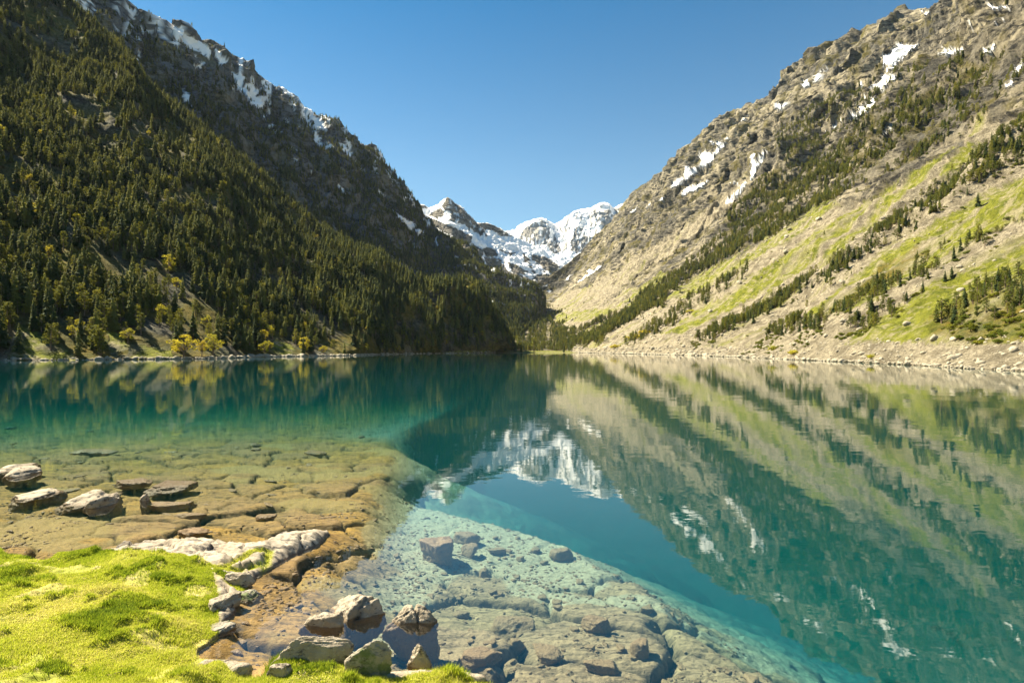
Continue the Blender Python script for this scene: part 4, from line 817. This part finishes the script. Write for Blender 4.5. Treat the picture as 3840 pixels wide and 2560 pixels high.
water_rock('small white stone in the shallows touching the boulder at the left edge', 14, 1738, 102, 1790, .14, 5)
water_rock('long low grey rock with a flat top standing alone in the brown shallows', 24, 1812, 182, 1872, .17, 61, planes=((0, -.3, 1, .62), (1, 0, .25, .8)))
water_rock('white rock with a sloping left side, left half of the broken pair', 215, 1815, 345, 1892, .24, 9, planes=((-1, 0, 1, .45),))
water_rock('white rock with a squared right side, right half of the broken pair', 318, 1825, 420, 1908, .26, 10, planes=((1, 0, .1, .8), (-.6, 0, 1, .7)))
water_rock('small pale knob of rock just breaking the water below the flat white ledge', 526, 1857, 562, 1880, .12, 12)
water_rock('flat striped white ledge barely above the amber water', 560, 1780, 690, 1826, .05, 14, planes=((0, 0, 1, .5),), K=7, zdeep=.34)
water_rock('thin white rim of the half drowned ledge, left of the flat striped one', 440, 1782, 570, 1803, .04, 15, planes=((0, 0, 1, .5),), K=7, zdeep=.34)
water_rock('dark oval stone with a pale eye-like mark, nearly under water', 656, 1966, 774, 1998, .06, 17, M_SUB, zdeep=.2)
water_rock('large wedge shaped rock with layered top, left of the twin-lobed block', 1225, 2178, 1452, 2322, .44, 37, planes=((-.6, -.2, 1, .55), (.2, .2, 1, .7), (.9, .1, .2, .8)), split=(.8, -.5, .1, .42))
water_rock('small pale rock leaning against the large wedge shaped rock', 1126, 2266, 1280, 2350, .27, 23, planes=((-.2, 0, 1, .6),))
water_rock('twin-lobed tan block split by a dark crack, right of the wedge shaped rock', 1440, 2230, 1640, 2338, .40, 29, planes=((0, -.25, 1, .62), (0, -1, .2, .75), (1, 0, .1, .85)), split=(1, .2, 0, .18))
water_rock('tall boulder with mossy lichen face and black overhang at the bottom of the photo', 1318, 2394, 1480, 2575, .70, 33, M_ST2, planes=((0, -1, -.2, .6), (-.5, 0, 1, .7), (1, 0, 0, .85)), sub=5)
water_rock('pointed grey speckled stone standing upright in the water beside the mossy boulder', 1518, 2396, 1624, 2506, .38, 72, M_ST, planes=((1, 0, 0, .7), (-.8, -.3, .75, .6)))
water_rock('smooth rounded cream slab with grass at its right side', 1030, 2400, 1290, 2520, .55, 39, planes=((0, -.2, 1, .68),), K=8)
water_rock('low cream rock slab with turf on top at the bottom edge of the photo', 1476, 2484, 1780, 2590, .28, 43, planes=((0, 0, 1, .5),), K=8)
water_rock('flat white stone half buried in grass at the bottom edge', 985, 2528, 1100, 2580, .40, 45, planes=((0, 0, 1, .6),), K=8)
water_rock('rounded brown-grey rock at the head of the little inlet', 708, 2432, 900, 2560, .30, 47, planes=((0, 0, 1, .6), (-.2, -.5, 1, .62)), K=9)
water_rock('cracked pale block at the elbow of the rock ledge above the inlet', 845, 2120, 960, 2200, .34, 63, planes=((0, 0, 1, .6),), zb=.05)
water_rock('dark wet step of rock below the ledge elbow', 880, 2190, 965, 2250, .16, 64, M_ST2, planes=((0, 0, 1, .6), (1, 0, 0, .8)))
water_rock('long grey outcrop running down beside the undercut turf', 798, 2180, 890, 2300, .32, 66, planes=((0, 0, 1, .6),))
water_rock('lower wet foot of the grey outcrop beside the undercut turf', 770, 2300, 860, 2385, .12, 67, M_ST2, planes=((0, 0, 1, .6),))
water_rock('pale stone showing through the turf on top of the bank near the ledge', 450, 2088, 540, 2122, .55, 68, planes=((0, 0, 1, .5),), zb=.1)
water_rock('thin layered slab at the notch between the two arms of the ledge', 700, 2040, 860, 2085, .33, 69, planes=((0, -.2, 1, .45),), K=8)
# stones lying on the lake bed
def bed_stone(label, cx, cy, w, h, seed, mat=M_SUB, tall=.5, group=None, planes=((0, 0, 1, .6),), zz=-.8, sub=3, rz=0.):
    z = zz
    for _ in range(4): X, Y = onplane(cx, cy, z); z = ground_z(X, Y)
    W = w / FPX * Y; D = max(.08, h / FPX * Y * Y / (EYE - z) * .8); hz = min(W, D) * tall
    o = link('submerged_stone', rockmesh('submerged_stone', seed, max(sub, 3) + (w > 30), (W * .55, D * .55, hz), 9, planes, mat), loc=(X, Y, z + hz * .45), rot=(0, 0, rz)); tag(o, label, 'stone', group)
bed_stone('big angular drowned boulder casting a long shadow on pale silt', 1645, 2108, 125, 48, 3, tall=.75, sub=4)
bed_stone('rounded drowned stone right of the big angular boulder', 1758, 2085, 56, 26, 5, tall=.7)
bed_stone('long dark stone on the silt near the top of the underwater shelf', 1745, 2032, 84, 28, 6)
bed_stone('orange tinted flat stone on the silt near the shelf', 1862, 2076, 56, 16, 7)
bed_stone('egg shaped stone lying between two drowned bedrock plates', 1815, 2162, 44, 30, 8, tall=.8)
bed_stone('large flat topped drowned block below the long dark crack', 1925, 2370, 122, 66, 9, tall=.6, sub=4)
bed_stone('dark oblong drowned stone on tan bedrock', 2238, 2368, 88, 44, 10, tall=.6, sub=4)
bed_stone('long tilted plank-like drowned stone', 2056, 2466, 140, 46, 11, sub=4, rz=-.5)
bed_stone('brick shaped drowned stone at the bottom edge of the photo', 2255, 2518, 112, 52, 12, sub=4)
bed_stone('drowned stone at the rim of the drop-off beside a sunken branch', 2115, 2092, 80, 28, 13)
bed_stone('rounded grey pebble beside the plank-like stone', 1932, 2448, 56, 32, 14, tall=.8)
bed_stone('wide drowned slab at the bottom edge right of the cream rock', 1800, 2478, 190, 60, 15, sub=4)
bed_stone('lens shaped drowned stone left of the wedge shaped rock', 905, 2372, 60, 50, 16)
bed_stone('small dark stone on the silt by the rim of the shelf', 2428, 2282, 46, 18, 17)
bed_stone('blocky drowned stone below the long crack with a dark right face', 2405, 2455, 60, 46, 18, tall=.8)
bed_stone('flat dark stone lying on golden rock off the ledge tip', 1000, 1950, 60, 14, 19)
bed_stone('brown drowned slab beside the ledge with the wavy edge', 650, 1922, 190, 26, 20, sub=4)
bed_stone('thin brown drowned plate above the dark oval stone', 712, 1950, 120, 16, 21)
rs = np.random.default_rng(9); n = 0
while n < 135:
    k = n < 95
    cx, cy = (rs.uniform(1480, 2700), rs.uniform(1990, 2556)) if k else (rs.uniform(0, 1400), rs.uniform(1600, 1960))
    X, Y = onplane(cx, cy, -.8)
    if k and cy < 1990 + (cx - 1900) * .62: continue
    if inpoly(np.array([X]), np.array([Y]), BANK)[0] or pdist(np.array([X]), np.array([Y]), BANK)[0] < .4: continue
    s = rs.lognormal(0, .5) * (22 if k else 42 * (cy - 1300) / 500)
    bed_stone('angular brown stone scattered over the drowned rock shelf under the turquoise water' if k else 'flat dark stone on the golden bed of the left shallows', cx, cy, s, s * (.42 if k else .12), 100 + n % 40, tall=.4 if k else .16, group='stones on the drowned shelf' if k else 'flat stones in the left shallows', sub=2 if s < 40 else 3, rz=rs.uniform(0, 3)); n += 1
a = onplane(1640, 2092, -1.); b = onplane(1800, 2118, -1.1); za = ground_z(*a); zb = ground_z(*b)
tv, tf = tube([(*a, za + .05), ((a[0] + b[0]) / 2, (a[1] + b[1]) / 2 + .02, (za + zb) / 2 + .12), (*b, zb + .06)], [.028, .022, .012]); M_WOOD = NT('driftwood'); M_WOOD.bsdf((.45, .38, .26), .9)
M_WOOD = M_WOOD.m
# pebbles on the bed, boulders over the scree and along the shores
def rnd_rows(P, s): return np.c_[P, s, rs.uniform(0, 6.28, len(P)), rs.integers(0, 4, len(P))]
o = link('sunken_branch', mesh_np('sunken_branch', tv, tf, M_WOOD)); tag(o, 'thin pale sunken branch lying on the silt of the shelf', 'branch')
protoS = []
for k in range(4):
    P0 = TER['mountain_right'][0]; i = np.argmin(np.abs(TER['mountain_right'][1] - (2450 + 260 * k)) + np.abs(TER['mountain_right'][2] - (1270 - 12 * k)) * 2); p = P0.reshape(-1, 3)[i]
    o = link('boulder', rockmesh('boulder', 70 + k, 2, (1, .8, .62), 9, (), M_SCR, rough=.04), loc=p, scl=(2.2, 2.2, 2.2)); tag(o, 'single grey boulder on the scree above the right shore, %s' % ('first beyond the lake head meadow', 'between the two lowest tree bands', 'below the pale talus tongue', 'just above the footpath bend')[k], 'boulder'); protoS.append((o,))
def d_s(px, py, P, V):
    s = anyp(px, py, SCREE_R) * 2.6; cl = np.clip(.35 + 1.8 * fbm(P[..., 0] / 40, P[..., 1] / 18, oct=4, seed=88), 0, 2)
    g = 1 - .8 * anyp(px, py, GRASS_R[:3]); near = np.clip(500 / P[..., 1], .25, 2.2) ** 1.5
    return np.where(P[..., 2] < 9, .035, .013 * cl * g) * near * s * (anyp(px, py, PATH_R) < .5)
QS = scatter('mountain_right', d_s, rs); sz = rs.lognormal(-.75, .65, len(QS)) * np.clip(QS[:, 1] / 420, .62, 2.2)
rows = rnd_rows(QS, np.clip(sz, .2, 4)); rows[:, 2] += rows[:, 3] * .12
print('SCREE', len(rows)); scatter_object('scree_boulders', rows, protoS, 'loose grey boulders and rubble strewn over the right slope')
def shore_line(cols, n, spread):
    B = np.array([c[0] for c in cols if c[0][1] > -20 and c[0][1] < 1010], float); L = np.r_[0, np.cumsum(np.hypot(*np.diff(B[:, :2], axis=0).T))]
    s = rs.uniform(0, 1, n) ** 1.3 * L[-1]; X = np.interp(s, L, B[:, 0]); Y = np.interp(s, L, B[:, 1]); return X, Y
P1 = TER['hillside_left'][0]; PR = TER['mountain_right'][0]
def water_cross(P):
    """points where the sheet meets the water"""
    out = []
    for i in range(P.shape[0]):
        k = np.nonzero(P[i, :-6, 2] > 0)[0]
        if len(k) and P[i, 0, 1] < 1030: out.append(P[i, max(k[0], 1)] if k[0] > 0 else P[i, 0])
    return np.array(out)
rowsB = []
for P, n, s0 in ((P1, 1500, 1.0), (PR, 2200, .8)):
    W = water_cross(P); i = rs.integers(0, len(W) - 1, n); f = rs.random((n, 1)); Q = W[i] * (1 - f) + W[i + 1] * f; Q = Q + np.c_[rs.normal(0, 1.1, n), rs.normal(0, 1., n), rs.uniform(-.2, .25, n)]; Q = Q[(Q[:, 1] > 60)]
    rowsB.append(rnd_rows(Q, np.clip(rs.lognormal(-.45, .5, len(Q)) * s0 * np.clip(Q[:, 1] / 300, .7, 1.8), .2, 3.2)))
scatter_object('shore_stones', np.concatenate(rowsB), protoS, 'pale stones lining the waterline of both shores')
m = (SDg < -.25) & (Hh > -2.2) & (Yg < 32) & (Yg > 7) & (np.abs(Xg / Yg) < 1.); ii = rs.choice(np.nonzero(m.ravel())[0], 9000, p=(lambda w: w / w.sum())(((Yg[1:, :].mean() * 0 + 1) * (.08 + sstep(.2, .5, fbm(Xg * .6, Yg * .6, oct=3, seed=91) + .1 * RGg + .1) + .8 * SANDg * RGg)).ravel()[m.ravel()]))
pp = [(r_,) for r_ in [x for x in COL.objects if x.name.startswith('submerged_stone')][18:22]]
PB = G.reshape(-1, 3)[ii]; rw = rnd_rows(PB, np.ones(len(PB)))
for (o_,) in pp: pass
def unit_rock(o_): return max(o_.dimensions) or 1
bpy.context.view_layer.update(); us = np.mean([unit_rock(o_[0]) for o_ in pp]); rw[:, 3] = np.clip(rs.lognormal(-2.7, .45, len(rw)), .03, .3) / us
scatter_object('bed_pebbles', rw, pp, 'small stones and rubble covering the lake bed near the shore')

# ------------------------------------------------------------------ turf blades
t = NT('grass_blades'); a = t.attr('gc'); t_c = t.ramp(a.outputs['Fac'], (0., (.04, .08, .01)), (.3, (.24, .33, .02)), (.62, (.56, .60, .05)), (1., (.74, .66, .26)))
p = t.bsdf(t_c, .7, None, .25); ts = t.new('ShaderNodeBsdfTranslucent'); t.set(ts.inputs['Color'], t_c); mx = t.new('ShaderNodeMixShader'); t.set(mx.inputs[0], .4); t.set(mx.inputs[1], p.outputs[0]); t.set(mx.inputs[2], ts.outputs[0]); t.surf(mx.outputs[0]); M_GR = t.m
gm = (SDg > .03) & (RKg < .35) & (Yg < 15) & (Yg > 5.2) & (np.abs(Xg / Yg) < 1.02)
ci, cj = np.nonzero(gm[:-1, :-1]); ar = np.abs((Xg[ci + 1, cj] - Xg[ci, cj]) * (Yg[ci, cj + 1] - Yg[ci, cj]))
lush = fbm(Xg[ci, cj] * 1.1, Yg[ci, cj] * 1.1, oct=4, seed=33); bareg = sstep(.12, .34, fbm(Xg[ci, cj] * 1.6, Yg[ci, cj] * 1.6, oct=4, seed=95))
wgt = ar * (1 - .93 * bareg) * (1 + .5 * lush); NB = 520000
ii = rs.choice(len(ci), NB, p=wgt / wgt.sum()); u = rs.random(NB); v = rs.random(NB); i, j = ci[ii], cj[ii]
gx = Xg[i, j] * (1 - u) + Xg[i + 1, j] * u; gy = Yg[i, j] * (1 - v) + Yg[i, j + 1] * v; gz = G[i, j, 2] * (1 - u) * (1 - v) + G[i + 1, j, 2] * u * (1 - v) + G[i + 1, j + 1, 2] * u * v + G[i, j + 1, 2] * (1 - u) * v
gx = gx + (Xg[i, j + 1] - Xg[i, j]) * v
tuft = np.clip(.5 + .9 * fbm(gx * 2.2, gy * 2.2, oct=3, seed=97), 0, 1); edge = np.exp(-np.maximum(SDg[i, j], 0) / .18)
moss = sstep(.18, .38, fbm(gx * 1.3, gy * 2.0, oct=4, seed=98, gain=.6) + .0)
hgt = (.018 + .05 * tuft ** 2 + .055 * edge * sstep(-5, -4, gx) + .032 * moss) * rs.uniform(.6, 1.4, NB); q = rs.uniform(0, 6.28, NB); lean = rs.uniform(.1, .9, NB) * hgt; wd = rs.uniform(.003, .006, NB) + .0006 * (gy - 6)
dx, dy = np.cos(q), np.sin(q); b0 = np.stack([gx - dy * wd, gy + dx * wd, gz - .005], 1); b1 = np.stack([gx + dy * wd, gy - dx * wd, gz - .005], 1); tp = np.stack([gx + dx * lean, gy + dy * lean, gz + hgt], 1)
gv = np.stack([b0, b1, tp], 1).reshape(-1, 3); gcv = np.clip(.62 + .35 * fbm(gx * 1.4, gy * 1.4, oct=4, seed=99) - .30 * moss + rs.normal(0, .15, NB) + .12 * edge * 0, 0, 1)
gme = mesh_np('turf', gv, np.arange(3 * NB).reshape(-1, 3), M_GR, {'gc': np.repeat(gcv, 3)}, smooth=False); tag(link('turf', gme), 'short sunlit yellow-green turf covering the near bank', kind='stuff')

# ------------------------------------------------------------------ air
t = NT('haze'); pv = t.new('ShaderNodeVolumePrincipled'); t.set(pv.inputs['Color'], (.62, .78, 1.)); t.set(pv.inputs['Density'], 1.2e-5); t.t.links.new(pv.outputs[0], t.out.inputs['Volume'])
hv = np.array([(x, y, z) for z in (-14, 2600) for x, y in ((-3400, -900), (3400, -900), (3400, 9500), (-3400, 9500))], float)
tag(link('haze', mesh_np('haze', hv, [(3, 2, 1, 0), (4, 5, 6, 7), (0, 1, 5, 4), (1, 2, 6, 5), (2, 3, 7, 6), (3, 0, 4, 7)], t.m, smooth=False)), 'thin blue haze filling the valley air', kind='stuff')
#@@NEXT
